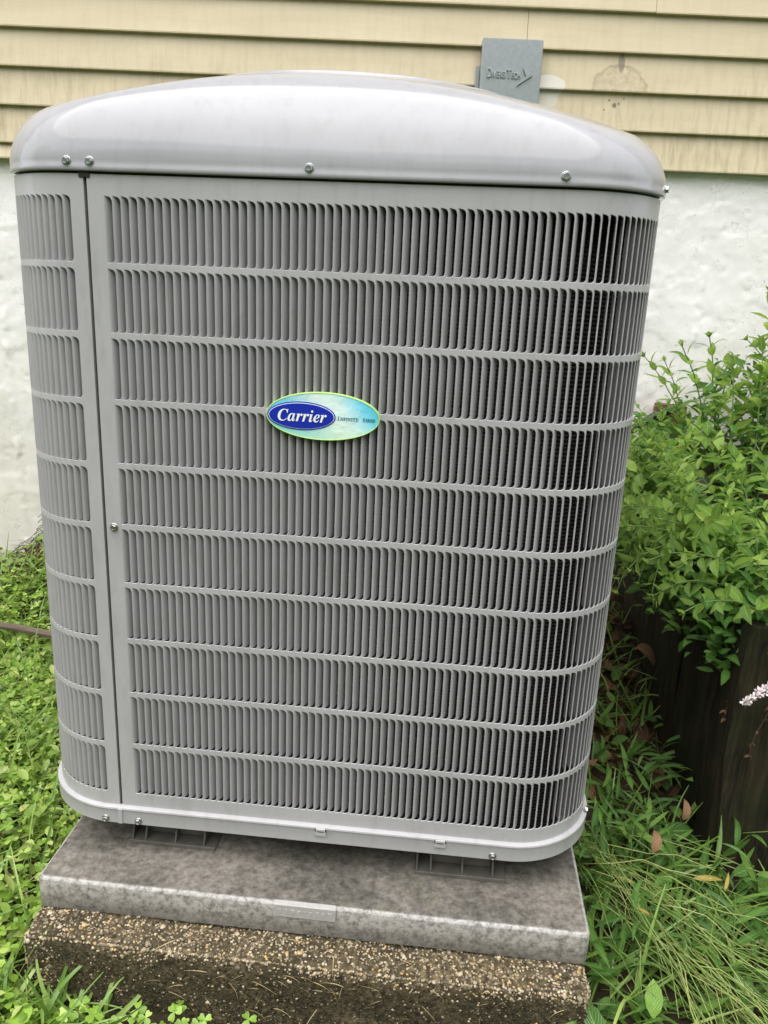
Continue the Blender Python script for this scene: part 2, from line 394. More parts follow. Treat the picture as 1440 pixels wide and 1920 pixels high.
# ------------------------------------------------------------------ house wall
WY, WS = 1.067, .0856; WA = math.atan(WS)
house = empty('house_wall', (0, WY, 0), WA)
tag(house, 'cream lap-sided house wall above a white painted foundation', 'house wall')
PIT = .1016; Z0 = 1.249     # underside of the lowest course
def board(x0, x1, z0, seed, h=PIT, name='siding_board'):
    r = np.random.default_rng(seed); n = max(2, int((x1-x0)/.08))
    xs = np.linspace(x0, x1, n+1); wob = .0012*np.cumsum(r.normal(0, .35, n+1))/3
    prof = [(.006, h+.012), (-.001, h+.004), (-.0135, .006), (-.0150, .003), (-.0150, -.001), (-.0125, -.0025), (.004, -.002)]
    V = []; F = []
    for i, x in enumerate(xs):
        for (yy, zz) in prof: V.append((x, yy-.004, z0+zz+wob[i]*(.5 if zz < .05 else .2)))
    k = len(prof)
    for i in range(n):
        for j in range(k-1): F.append((i*k+j, i*k+j+1, (i+1)*k+j+1, (i+1)*k+j))
    F.append(tuple(range(k))[::-1]); F.append(tuple(n*k+j for j in range(k)))
    return obj(name, mesh(name, V, F, SIDING, True, None, 25), house)
for i in range(24):
    z = Z0+i*PIT
    cuts = {0: [-1.205], 1: [-1.205], 3: [.325], 5: [-.4], 7: [.9], 9: [-.8], 2: [-2.1]}.get(i, [1.4-(i*.83) % 2.6])
    e = [-6.0]+cuts+[6.0]
    for a_, b_ in zip(e[:-1], e[1:]): board(a_+.0006, b_-.0006, z, 100+i)
board(-6.0, -.62, Z0-.044, 99, .044, 'starter_board')
mb = MB(); mb.box(-6, 6, .02, .20, Z0-.01, Z0+24*PIT+.05); mb.build('wall_sheathing', DARK, house)
mb = MB(); mb.box(-6.3, 6.3, -.42, .3, Z0+24*PIT, Z0+24*PIT+.02, .004); mb.box(-6.3, 6.3, -.45, -.42, Z0+24*PIT-.02, Z0+24*PIT+.16, .004)
mb.build('eave', simple('eave_paint', (.5, .44, .33), .5), house)
# foundation, a rough skim over block with lumpy vertical joints
fx0, fx1, fz0, fz1 = -2.2, 2.2, -.35, Z0+.02
nx_, nz_ = 660, 250
xs = np.linspace(fx0, fx1, nx_+1); zs = np.linspace(fz0, fz1, nz_+1); X, Z = np.meshgrid(xs, zs)
d = .0042*fbm(X*3, Z*4, 3, 11) + .0016*fbm(X*26, Z*30, 3, 21) + .0022*np.clip(fbm(X*9, Z*10, 3, 25)-.12, 0, .12)*6
for s0, tilt in ((.925, .02), (-1.245, -.02), (-.28, .0), (1.62, .01)):
    c_ = s0+tilt*(Z-.6)+.006*fbm(Z*9, Z*0+3, 2, 31)
    d = d+np.exp(-((X-c_)/.011)**2)*(.001+.011*np.clip(fbm(X*55, Z*38, 3, 41)+.05, 0, 1)*np.clip(fbm(X*8, Z*7, 2, 43)+.6, 0, 1)) - .0012*np.exp(-((X-c_-.018)/.01)**2)
d = d-.004*np.clip(-fbm(X*40, Z*34, 3, 61)-.40, 0, .1)*4
ii = np.arange((nx_+1)*(nz_+1)).reshape(nz_+1, nx_+1)
F = np.stack([ii[:-1, :-1], ii[:-1, 1:], ii[1:, 1:], ii[1:, :-1]], -1).reshape(-1, 4)
fo = obj('foundation', mesh('foundation', np.stack([X, .012-d, Z], -1).reshape(-1, 3), F, WHITE), house)
mb = MB(); mb.box(-6, fx0, .006, .2, fz0, Z0+.01, .002); mb.box(fx1, 6, .006, .2, fz0, Z0+.01, .002); mb.build('foundation', WHITE, house)

# galvanised line cover with pressed lettering
def text_mesh(name, body, size, mat, ext=.0008, shear=0.0, off=0.0, bevel=0.0, xs=1.0):
    cu = bpy.data.curves.new(name, 'FONT'); cu.body = body; cu.size = size; cu.extrude = ext; cu.shear = shear; cu.offset = off
    cu.bevel_depth = bevel; cu.align_x = 'CENTER'; cu.align_y = 'CENTER'; cu.resolution_u = 4
    o = bpy.data.objects.new(name, cu); COL.objects.link(o)
    dg = bpy.context.evaluated_depsgraph_get(); dg.update()
    me = bpy.data.meshes.new_from_object(o.evaluated_get(dg)); me.name = name
    bpy.data.objects.remove(o); bpy.data.curves.remove(cu)
    co = np.empty(len(me.vertices)*3, np.float32); me.vertices.foreach_get('co', co); co = co.reshape(-1, 3)
    if len(co): 
        co[:, 0] = (co[:, 0]-(co[:, 0].min()+co[:, 0].max())/2)*xs; co[:, 1] -= (co[:, 1].min()+co[:, 1].max())/2
        me.vertices.foreach_set('co', co.ravel())
    me.materials.clear(); me.materials.append(mat); me.update(); return me
cov = empty('line_cover', (0, WY, 0), WA)
tag(cov, 'galvanised grey metal cover fixed to the siding behind the unit, stamped with a brand name', 'metal cover')
cx0, cx1, cz1 = .197, .367, 1.566
mb = MB(); mb.box(cx0, cx1, -.055, -.022, .80, cz1, .003); mb.build('cover_body', GALV, cov)
mb = MB(); mb.box(cx0-.012, cx0-.0005, -.024, -.0205, .80, cz1-.065, .001); mb.build('flange', GALV, cov)
def stamped(body, x, z, w_, h_):
    me = text_mesh('stamped_lettering', body, .03, GALV, .0016, 0, .0002, .0006)
    co = np.empty(len(me.vertices)*3, np.float32); me.vertices.foreach_get('co', co); co = co.reshape(-1, 3)
    co[:, 0] *= w_/np.ptp(co[:, 0]); co[:, 1] *= h_/np.ptp(co[:, 1]); me.vertices.foreach_set('co', co.ravel()); me.update()
    obj('stamped_lettering', me, cov, (x, -.0560, z), (math.pi/2, 0, 0))
stamped('D', .221, 1.478, .012, .026); stamped('IVERSI', .2480, 1.4745, .040, .018); stamped('T', .2762, 1.477, .014, .024); stamped('ECH', .2965, 1.473, .025, .017)
A = [(.3135, 1.494), (.344, 1.473), (.297, 1.442), (.321, 1.471)]; B = [(.3175, 1.488), (.3405, 1.473), (.304, 1.449), (.325, 1.4715)]
mb = MB(); mb.add([(x, -.055, z) for x, z in A]+[(x, -.0600, z) for x, z in B], [(0, 1, 5, 4), (1, 2, 6, 5), (2, 3, 7, 6), (3, 0, 4, 7), (4, 5, 6, 7)]); mb.build('stamped_arrow', GALV, cov, False)

# ------------------------------------------------------------------ footing and pad
blk = empty('concrete_footing', (0, 0, -.20))
tag(blk, 'mossy exposed-aggregate concrete footing block under the grey equipment pad', 'concrete block')
bx0, bx1, by0, by1, bz0, bz1 = -.403, .436, -.578, .40, -.32, -.0575
def rough_box(name, x0, x1, y0, y1, z0, z1, st, rad, amp, mat, parent, off, seed):
    V = []; F = []
    def face(o_, ea, eb, la, lb):
        na, nb = max(2, int(la/st)), max(2, int(lb/st)); b0 = len(V)
        for j in range(nb+1):
            for i in range(na+1): V.append(np.array(o_)+np.array(ea)*la*i/na+np.array(eb)*lb*j/nb)
        for j in range(nb):
            for i in range(na): a = b0+j*(na+1)+i; F.append((a, a+1, a+na+2, a+na+1))
    W_, D_, H_ = x1-x0, y1-y0, z1-z0
    face((x0, y0, z0), (1, 0, 0), (0, 0, 1), W_, H_); face((x1, y0, z0), (0, 1, 0), (0, 0, 1), D_, H_)
    face((x0, y1, z0), (0, -1, 0), (0, 0, 1), D_, H_); face((x0, y0, z1), (1, 0, 0), (0, 1, 0), W_, D_)
    V = np.array(V); c0 = np.array([x0+rad, y0+rad, z0+rad]); c1 = np.array([x1-rad, y1-rad, z1-rad])
    q = np.clip(V, c0, c1); dv = V-q; L = np.linalg.norm(dv, axis=1); nrm = dv/np.maximum(L, 1e-9)[:, None]
    V2 = np.where(L[:, None] > 1e-9, q+nrm*rad, V)
    n_ = amp*(fbm(V[:, 0]*14+V[:, 2]*9, V[:, 1]*14+V[:, 2]*11, 4, seed))
    V2 = V2+nrm*n_[:, None]
    o = obj(name, mesh(name, V2-np.array(off), F, mat), parent); return V2, nrm
fv, fn = rough_box('block_body', bx0, bx1, by0, by1, bz0, bz1, .009, .013, .007, CEMENT, blk, (0, 0, -.20), 71)
# pebbles: squashed stones set in the face
def ico():
    t = (1+5**.5)/2
    v = np.array([(-1, t, 0), (1, t, 0), (-1, -t, 0), (1, -t, 0), (0, -1, t), (0, 1, t), (0, -1, -t), (0, 1, -t), (t, 0, -1), (t, 0, 1), (-t, 0, -1), (-t, 0, 1)], float)
    f = np.array([(0, 11, 5), (0, 5, 1), (0, 1, 7), (0, 7, 10), (0, 10, 11), (1, 5, 9), (5, 11, 4), (11, 10, 2), (10, 7, 6), (7, 1, 8), (3, 9, 4), (3, 4, 2), (3, 2, 6), (3, 6, 8), (3, 8, 9), (4, 9, 5), (2, 4, 11), (6, 2, 10), (8, 6, 7), (9, 8, 1)])
    return v/np.linalg.norm(v[0]), f
ICV, ICF = ico()
vis = np.where((fv[:, 1] < by0+.09) & (fn[:, 0]**2+fn[:, 1]**2+fn[:, 2]**2 > .5) & (fv[:, 2] > -.27))[0]
def basis(n_):
    a = np.cross(n_, (.3, .5, .81)); a /= np.linalg.norm(a); return a, np.cross(n_, a)
pm = mesh('pebble', ICV, ICF, PEB); pmd = mesh('pebble', ICV, ICF, PEBD)
n_ind = 0; SV = {0: [], 1: []}
pts = vis[RNG.integers(0, len(vis), 13000)]
for k, i in enumerate(pts):
    p = fv[i]+RNG.uniform(-.0045, .0045, 3)*(1-np.abs(fn[i])); nn_ = fn[i]; a, b = basis(nn_)
    th = RNG.uniform(0, 6.28); a, b = a*math.cos(th)+b*math.sin(th), -a*math.sin(th)+b*math.cos(th)
    dark = 1 if p[2] < -.072+.03*fbm(p[0]*9, 3.3, 2, 5) and (p[0] > -.36 or RNG.random() < .3) and RNG.random() < .93 else 0
    r_ = RNG.uniform(.0011, .0024)*(1.0 if not dark else .85)
    if k < 300 and not dark: r_ = RNG.uniform(.0028, .0046)
    sc_ = (r_*RNG.uniform(1, 1.5), r_*RNG.uniform(.75, 1.1), r_*.7)
    R_ = np.stack([a*sc_[0], b*sc_[1], nn_*sc_[2]], 1)
    if k < 620 and not dark and n_ind < 290:
        o = bpy.data.objects.new('pebble', pmd if dark else pm); link(o, blk); n_ind += 1
        M4 = Matrix(((R_[0, 0], R_[0, 1], R_[0, 2], p[0]), (R_[1, 0], R_[1, 1], R_[1, 2], p[1]), (R_[2, 0], R_[2, 1], R_[2, 2], p[2]+.20), (0, 0, 0, 1)))
        o.matrix_basis = M4
    else: SV[dark].append(ICV@R_.T+p+np.array([0, 0, .20]))
for dark, mt in ((0, PEB), (1, PEBD)):
    L_ = SV[dark]; Vv = np.concatenate(L_); Ff = (ICF[None]+(np.arange(len(L_))*12)[:, None, None]).reshape(-1, 3)
    tag(obj('gravel_aggregate', mesh('gravel_aggregate', Vv, Ff, mt), blk), kind='stuff')

PX0, PX1, PY0, PY1, PT = -.406, .438, -.522, .34, .055
pad = empty('equipment_pad', (0, 0, -PT)); tag(pad, 'weathered grey concrete equipment pad carrying the air conditioner', 'pad')
def pad_mesh():
    # rounded top arris with fine rows, slightly wavy
    prof = [(0.0015, 0.0), (0.0, .002), (0, PT-.010)]+[(.009*(1-math.cos(t)), PT-.009+.009*math.sin(t)) for t in np.linspace(.15, math.pi/2, 6)]
    cr_ = .012; out = []
    for (cx, cy_, a0) in ((PX1-cr_, PY0+cr_, -90), (PX1-cr_, PY1-cr_, 0), (PX0+cr_, PY1-cr_, 90), (PX0+cr_, PY0+cr_, 180)):
        for t in np.linspace(0, 90, 5): a = math.radians(a0+t); out.append((cx, cy_, math.cos(a), math.sin(a), cr_))
    # densify straight runs
    P = []
    for i in range(len(out)):
        a = out[i]; b = out[(i+1) % len(out)]; pa = (a[0]+a[2]*cr_, a[1]+a[3]*cr_); pb = (b[0]+b[2]*cr_, b[1]+b[3]*cr_)
        L_ = math.hypot(pb[0]-pa[0], pb[1]-pa[1]); k = max(1, int(L_/.02))
        for j in range(k): t = j/k; P.append((pa[0]*(1-t)+pb[0]*t, pa[1]*(1-t)+pb[1]*t, a[2]*(1-t)+b[2]*t, a[3]*(1-t)+b[3]*t))
    V = []; F = []; k = len(prof); n = len(P)
    for i, (x, y, ax, ay) in enumerate(P):
        for (ins, z) in prof:
            wv_ = .0012*vnoise(x*16+z*30, y*16+z*21, 81)
            V.append((x-ax*(ins-wv_), y-ay*(ins-wv_), z+(.0015*vnoise(x*9, y*9, 82) if z > PT-.006 else 0)))
    for i in range(n):
        for j in range(k-1): a, b = i*k+j, ((i+1) % n)*k+j; F.append((a, b, b+1, a+1))
    F.append(tuple(i*k+k-1 for i in range(n)))
    return mesh('pad_body', V, F, PAD, True, None, 40)
obj('pad_body', pad_mesh(), pad)
mb = MB(); mb.box(-.033, .062, PY0-.0030, PY0+.010, PT-.023, PT-.0005, .0010); pl_ = mb.build('cast_plate', PLATE, pad)
mb = MB()
for i in range(9):
    x = -.024+i*.0093; h_ = random.uniform(.006, .010)
    mb.box(x, x+random.uniform(.003, .006), PY0-.0036, PY0-.0028, PT-.012-h_/2, PT-.012+h_/2, .0003)
mb.build('raised_marks', PLATE, pad)

# ------------------------------------------------------------------ air conditioner
UA, UR = .4445, .13; UF = 2*(UA-UR); UC = math.pi/2*UR; UPER = 4*(UF+UC)
def per(u, n=0.0):
    """u runs round the cabinet from the front face's first flat point; n is the offset along the outward normal"""
    u = u % UPER; k = int(u//(UF+UC)); t = u-k*(UF+UC)
    if t <= UF: x, y, a = -(UA-UR)+t, -UA, -math.pi/2
    else: a = -math.pi/2+(t-UF)/UR; x, y = (UA-UR)+UR*math.cos(a), -(UA-UR)+UR*math.sin(a)
    nx0, ny0 = math.cos(a), math.sin(a); x += n*nx0; y += n*ny0
    for _ in range(k): x, y, nx0, ny0 = -y, x, -ny0, nx0
    return x, y, nx0, ny0
ZS, ZT, ZB = 1.0185, .9966, .1049; PR = (ZT-ZB)/10; PC = .011
ac = empty('air_conditioner', (0, 0, 0.0)); tag(ac, 'tall grey louvred outdoor air conditioner on the concrete pad', 'air conditioner')
OP = np.array([(.25, PR*1e3-4), (4, PR*1e3-4.5), (7.4, PR*1e3-5.4), (9.4, PR*1e3-7.4), (10.35, PR*1e3-10.5), (10.35, 9.6), (9.7, 6.2), (7.8, 4.4), (4, 4), (.25, 4)])*1e-3
OU = np.array([(0, PR*1e3), (4, PR*1e3), (7.4, PR*1e3), (11, PR*1e3), (11, PR*1e3-10.5), (11, 9.6), (11, 0), (7.8, 0), (4, 0), (0, 0)])*1e-3
cen = np.array([4.5e-3, PR/2]); EX = OP.copy()
EX[:, 1] += np.where(OP[:, 1] > PR/2, .55e-3, -.55e-3); EX[3:7, 0] += .35e-3
def panel(name, u0, u1, slots, zb, zt):
    """sheet-metal panel from u0 to u1; slots = start u of each louvre column"""
    V = []; F = []
    def add(u, z, n=0.0): x, y, _, _ = per(u, n); V.append((x, y, z)); return len(V)-1
    s0, s1 = slots[0], slots[-1]+PC
    def run(a, b): return list(np.linspace(a, b, max(2, int(abs(b-a)/.008)+1)))
    def strip(us, za, zb_):
        p = [add(u, za) for u in us]; q = [add(u, zb_) for u in us]
        for i in range(len(us)-1): F.append((p[i], p[i+1], q[i+1], q[i]))
    full = run(u0, s0)+list(slots[1:])+run(s1, u1)
    strip(full, zb, ZB); strip(full, ZT, zt)
    for us in (run(u0, s0), run(s1, u1)): strip(us, ZB, ZT)
    for r_ in range(10):
        zr = ZT-(r_+1)*PR
        for u in slots:
            o = [add(u+a, zr+b) for a, b in OU]; e = [add(u+a, zr+b) for a, b in EX]
            i1 = [add(u+a, zr+b, -.0005) for a, b in OP]; i2 = [add(u+a, zr+b, -.0014) for a, b in OP]
            k = 10
            for j in range(k):
                j2 = (j+1) % k
                F.append((o[j], e[j], e[j2], o[j2]))
                if j != 9: F.append((e[j], i1[j], i1[j2], e[j2])); F.append((i1[j], i2[j], i2[j2], i1[j2]))
    # returned edges at the two ends and along top and bottom
    for ue in (u0, u1):
        a, b, c_, d_ = add(ue, zb), add(ue, zt), add(ue, zt, -.012), add(ue, zb, -.012)
        F.append((a, b, c_, d_) if ue == u0 else (d_, c_, b, a))
    for ze, flip in ((zt, 0), (zb, 1)):
        p = [add(u, ze) for u in full]; q = [add(u, ze+(-.001 if not flip else .001), -.010) for u in full]
        for i in range(len(full)-1):
            f = (p[i], p[i+1], q[i+1], q[i]); F.append(f[::-1] if flip else f)
    me = mesh(name, V, F, PAINT, True)
    import bmesh as _bm
    b = _bm.new(); b.from_mesh(me); _bm.ops.remove_doubles(b, verts=b.verts, dist=2e-5); _bm.ops.recalc_face_normals(b, faces=b.faces); b.to_mesh(me); b.free()
    me.set_sharp_from_angle(angle=math.radians(20))
    me.polygons.foreach_set('use_smooth', np.ones(len(me.polygons), bool))
    return me
# a louvre blade: (u, n) section and the amount its ends are cut back
BL = [(.10, -.12, 0), (1.1, -.65, 0), (2.6, -2.5, .1), (4.4, -5.5, .3), (6.1, -8.8, .9), (7.1, -11.2, 2.0), (7.6, -12.5, 4.2)]
def blade(place):
    V = []; F = []; k = len(BL)
    th = []
    for i in range(k):
        a = np.array(BL[max(0, i-1)][:2]); b = np.array(BL[min(k-1, i+1)][:2]); t = (b-a)/np.linalg.norm(b-a); th.append((-t[1], t[0]))
    for side in (0, 1):
        for end in (0, 1):
            for i, (u, n, c_) in enumerate(BL):
                v_ = (4.1+c_) if end == 0 else PR*1e3-4.1-c_
                V.append(place((u-side*.8*th[i][0])*1e-3, v_*1e-3, (n-side*.8*th[i][1])*1e-3))
    I = lambda s_, e_, i: (s_*2+e_)*k+i
    for i in range(k-1):
        F.append((I(0, 0, i), I(0, 0, i+1), I(0, 1, i+1), I(0, 1, i)))
        F.append((I(1, 0, i+1), I(1, 0, i), I(1, 1, i), I(1, 1, i+1)))
        F.append((I(0, 0, i+1), I(0, 0, i), I(1, 0, i), I(1, 0, i+1))); F.append((I(0, 1, i), I(0, 1, i+1), I(1, 1, i+1), I(1, 1, i)))
    F.append((I(0, 0, k-1), I(1, 0, k-1), I(1, 1, k-1), I(0, 1, k-1)))
    return V, F
FS0 = -.2736+(UA-UR)                       # first slot of the front panel, measured along u
XS = -.2974+(UA-UR)                        # seam
fslots = [FS0+i*PC for i in range(int((UF+UC+UF*.92-FS0)/PC))]
front = obj('front_panel', panel('front_panel', XS+.0022, UF+UC+UF*.96, fslots, .080, ZS), ac)
lsl = []
u = -.0035-PC
while u > -(UC+UF*.80): lsl.insert(0, u); u -= PC
corner = obj('corner_panel', panel('corner_panel', -(UC+UF*.92), XS-.0022, lsl, .080, ZS), ac)
rsl = []
u = UF+UC+UF+.02
while u < UPER-(UC+UF)-.02: rsl.append(u); u += PC
rear = obj('rear_panel', panel('rear_panel', UF+UC+UF*.965, UPER-(UC+UF*.925), rsl, .080, ZS), ac)
bv, bf = blade(lambda u, v, n: (u, n*-1.0, v)); slat_me = mesh('slat', bv, bf, PAINT, True, None, 50)
NCOL = 50
for r_ in range(6):
    for i in range(NCOL):
        x, y, _, _ = per(fslots[i]); o = bpy.data.objects.new('slat', slat_me); o.location = (x, y, ZT-(r_+1)*PR); o.rotation_euler = (0, 0, random.gauss(0, .012)); link(o, front)
def slatmass(slots, skip, parent):
    mbm = MB()
    for r_ in range(10):
        for i, u0 in enumerate(slots):
            if skip(r_, i): continue
            zr = ZT-(r_+1)*PR
            V, F = blade(lambda u, v, n: (*per(u0+u, n)[:2], zr+v)); mbm.add(V, F)
    o = obj('slats', mesh('slats', mbm.V, mbm.F, PAINT, True, None, 50), parent); tag(o, kind='stuff')
slatmass(fslots, lambda r_, i: r_ < 6 and i < NCOL, front)
slatmass(lsl, lambda r_, i: False, corner)
slatmass(rsl, lambda r_, i: False, rear)
def loop_profile(prof, step=.01, close_top=False, close_bottom=False):
    us = np.linspace(0, UPER, int(UPER/step), endpoint=False); n = len(us); k = len(prof); V = []; F = []
    for u in us:
        for (o_, z) in prof: x, y, _, _ = per(u, o_); V.append((x, y, z))
    for i in range(n):
        for j in range(k-1): a, b = i*k+j, ((i+1) % n)*k+j; F.append((a, b, b+1, a+1))
    if close_top: F.append(tuple(i*k+k-1 for i in range(n)))
    if close_bottom: F.append(tuple(i*k for i in range(n))[::-1])
    return V, F
V, F = loop_profile([(-.034, .07), (-.034, 1.03)], .012, True, True); obj('coil', mesh('coil', V, F, COIL, True, None, 40), ac)
V, F = loop_profile([(-.05, .0545), (.0045, .0545), (.0060, .0560), (.0060, .0765), (.0068, .0795), (.0075, .0815), (.0068, .0838), (.0045, .0852), (-.002, .0858)], .008, False, True)
base = obj('base_pan', mesh('base_pan', V, F, PAINT, True, None, 30), ac)
# seam post seen in the gap between the two front panels, small notches at its ends
mb = MB(); mb.box(-.3035, -.2915, -.4365, -.428, .08, ZS+.004, .001); mb.build('corner_post', DARK, ac)
mb = MB(); mb.box(-.3010, -.2935, -.4530, -.4500, .0560, .0830, .0006); mb.build('seam_tab', PAINT, ac)
mb = MB(); mb.box(-.3050, -.2905, -.4462, -.440, ZS-.0045, ZS+.004, .0005); mb.build('seam_notch', DARK, ac)
for x in (.025, .211):
    mb = MB(); mb.box(x-.009, x+.009, -.4535, -.4500, .0690, .0830, .0012); t_ = mb.build('clip_tab', PAINT, base)
    mb = MB(); mb.box(x-.0055, x+.0055, -.4538, -.4528, .0770, .0785, .0001); mb.box(x-.0088, x-.0075, -.4538, -.452, .0775, .083, .0001); mb.box(x+.0075, x+.0088, -.4538, -.452, .0775, .083, .0001); mb.build('slot', DARK, base)
# gap line under the cap: a dark strip stands in for the gap's shade
V, F = loop_profile([(-.006, 1.014), (-.006, 1.030)], .012); obj('cap_gap', mesh('cap_gap', V, F, DARK), ac)
# cap: rolled skirt that rises to a round fan opening
CO = .0040; RI = .300
def dome(x, y): return 1.2050-.37*((x+.02)**2+y*y)
ZI = dome(0, -RI)
def cap_mesh():
    us = []
    for k in range(4):
        b = k*(UF+UC); us += list(b+np.linspace(0, UF, 40, endpoint=False))+list(b+UF+np.linspace(0, UC, 24, endpoint=False))
    V = []; F = []; n = len(us)
    for u in us:
        ox, oy, nx0, ny0 = per(u, CO); r0 = math.hypot(ox, oy); L_ = r0-RI; dx, dy = -ox/r0, -oy/r0
        H = lambda d: dome(ox+dx*d, oy+dy*d)
        q_ = min(1, max(0, (r0-.4485)/.13)); wr = .082-.034*q_; z0 = max(1.038, H(0)-.090+.040*q_)
        zt_ = H(wr); sl_ = (H(wr+.002)-H(wr-.002))/.004; zc_ = zt_-sl_*wr
        cxx, czz = .14*wr, zc_-.016*(1-q_)-.004
        P = [(.010, 1.0215), (-.0004, 1.0215), (-.0016, 1.0228), (-.0016, 1.0268), (-.0002, 1.0300), (0, 1.0350)]
        for t in np.linspace(0, 1, 15):
            P.append((2*t*(1-t)*cxx+t*t*wr, (1-t)**2*z0+2*t*(1-t)*czz+t*t*zt_))
        for t in np.linspace(0, 1, 13)[1:]:
            d = wr+(L_-wr)*t; P.append((d, H(d)))
        zr = H(L_); P += [(L_+.001, zr+.0028), (L_+.004, zr+.0042), (L_+.009, zr+.0036), (L_+.012, zr-.002), (L_+.012, zr-.03)]
        for (d, z) in P: V.append((ox+dx*d, oy+dy*d, z))
    k = len(P)
    for i in range(n):
        for j in range(k-1): a, b = i*k+j, ((i+1) % n)*k+j; F.append((a, b, b+1, a+1))
    return mesh('cap', V, F, CAPP, True, None, 60)
cap = obj('cap', cap_mesh(), ac)
mb = MB()
for r_ in np.arange(.03, .285, .022): mb.tube([(r_*math.cos(t), r_*math.sin(t), ZI-.006-.01*(r_/.28)) for t in np.linspace(0, 2*math.pi, 49)], .0016, 4, False)
for t in np.arange(8)*math.pi/4: mb.tube([(.02*math.cos(t), .02*math.sin(t), ZI-.008), (.288*math.cos(t), .288*math.sin(t), ZI-.018)], .0022, 4)
mb.build('fan_guard', BLACK, ac)
V = [(.295*math.cos(t), .295*math.sin(t), ZI-.09) for t in np.linspace(0, 2*math.pi, 48, endpoint=False)]
obj('fan_well', mesh('fan_well', V, [tuple(range(48))], DARK), ac)
# hex washer-head screws
def screw_mesh():
    V = []; F = []
    def ring(r_, z, n=12, hexa=False):
        b = len(V)
        for k in range(n):
            a = 2*math.pi*k/n; rr = r_*(math.cos(math.pi/6)/math.cos((a % (math.pi/3))-math.pi/6) if hexa else 1); V.append((rr*math.cos(a), rr*math.sin(a), z))
        return b
    R = [ring(.0062, 0), ring(.0062, .0008), ring(.0056, .0014), ring(.0046, .0015, 12, True), ring(.0045, .0042, 12, True), ring(.0040, .0047, 12, True), ring(.0027, .0047), ring(.0024, .0042)]
    for a, b in zip(R[:-1], R[1:]):
        for k in range(12): F.append((a+k, a+(k+1) % 12, b+(k+1) % 12, b+k))
    F.append(tuple(R[-1]+k for k in range(12)))
    return mesh('screw', V, F, SCREW, True, None, 25)
sm = screw_mesh()
def screw(u, z, n, parent, name='screw'):
    x, y, ax, ay = per(u, n); o = bpy.data.objects.new(name, sm); o.location = (x, y, z)
    o.rotation_mode = 'QUATERNION'; o.rotation_quaternion = Vector((ax, ay, 0)).to_track_quat('Z', 'Y') @ Matrix.Rotation(random.uniform(0, 1), 4, 'Z').to_quaternion()
    link(o, parent)
U = lambda x: x+(UA-UR)
for x in (-.318, -.288, -.008, .304): screw(U(x), 1.0325, CO, cap)
screw(UF+UC*.80, 1.0318, CO, cap); screw(UF+UC+.3, 1.0318, CO, cap)
screw(U(-.284), .5495, 0, front)
for x in (-.3215, -.268, .292): screw(U(x), .0625, .006, base)
screw(UF+UC*.84, .088, .004, base)
# feet
for (fx, fy) in ((-.224, -.372), (.245, -.378), (-.224, .27), (.245, .27)):
    ft = empty('foot', (fx, fy, 0)); ft.parent = ac
    mb = MB(); mb.box(-.072, .072, -.055, .05, .0005, .0040, .001); mb.build('foot_plate', FOOTM, ft)
    mb = MB(); mb.box(-.048, .052, -.030, .03, .0045, .0545, .003); mb.build('foot_block', FOOTM, ft)
    mb = MB()
    for x in (-.068, -.046, .004, .052):
        V = [(x-.0014, -.050, .0045), (x+.0014, -.050, .0045), (x+.0014, -.012, .0045), (x-.0014, -.012, .0045), (x-.0014, -.030, .052), (x+.0014, -.030, .052), (x+.0014, -.012, .0545), (x-.0014, -.012, .0545)]
        mb.add(V, [(0, 1, 5, 4), (1, 2, 6, 5), (3, 0, 4, 7), (4, 5, 6, 7), (2, 3, 7, 6)])
    mb.box(-.072, .072, -.0560, -.0545, .0005, .0070, .0004)
    mb.build('foot_ribs', FOOTM, ft)
# badge
bd = empty('badge', (.015, -UA-.0012, .7262)); bd.parent = ac
def ellipse(a, b, y, n=64): return [(a*math.cos(2*math.pi*k/n), y, b*math.sin(2*math.pi*k/n)) for k in range(n)]
def ell_solid(rings, mat, name, parent, sharp=35):
    V = []; F = []; n = 64
    for r_ in rings: V += ellipse(*r_)
    for i in range(len(rings)-1):
        for k in range(n): F.append((i*n+k, i*n+(k+1) % n, (i+1)*n+(k+1) % n, (i+1)*n+k))
    F.append(tuple((len(rings)-1)*n+k for k in range(n)))
    return obj(name, mesh(name, V, F, mat, True, None, sharp), parent)
BA, BB = .0768, .0322
m = M('badge_rim', .35); m.col((.46, .70, .22)); RIMM = m.m
m = M('badge_print', .22, .5); v = m.coord(); s_ = m.n('SeparateXYZ'); m.l(v, s_.inputs[0])
t_ = m.math('ADD', m.math('DIVIDE', s_.outputs[0], BA), m.math('MULTIPLY', m.math('DIVIDE', s_.outputs[2], BB), .28))
c = m.ramp(m.math('ADD', m.math('MULTIPLY', t_, .5), .5), [(0, (.10, .55, .60)), (.25, (.22, .66, .78)), (.55, (.72, .86, .80)), (.70, (.72, .90, .86)), (.90, (.20, .68, .86)), (1, (.10, .55, .66))])
lo_ = m.val(m.math('ADD', m.math('MULTIPLY', s_.outputs[2], -14), .0), .10, .42); c = m.mix(m.math('MULTIPLY', lo_, .55), c, (.60, .86, .50))
m.col(c); m.b.inputs['Coat Weight'].default_value = .5
drop = m.n('TexVoronoi', Scale=420.0); m.l(v, drop.inputs['Vector']); m.bump(m.math('MULTIPLY', m.val(drop.outputs['Distance'], .30, .05), m.val(m.noise(v, 40, 3), .5, .6)), .5, .0008)
PRINT = m.m
m = M('badge_blue', .25); m.col(m.mix(m.noise(m.coord(), 400, 2), (.006, .016, .30), (.012, .03, .42))); BLUE = m.m
WHT = simple('badge_white', (.85, .86, .86), .3, var=.03); TEAL = simple('badge_teal', (.03, .17, .22), .4, var=.1)
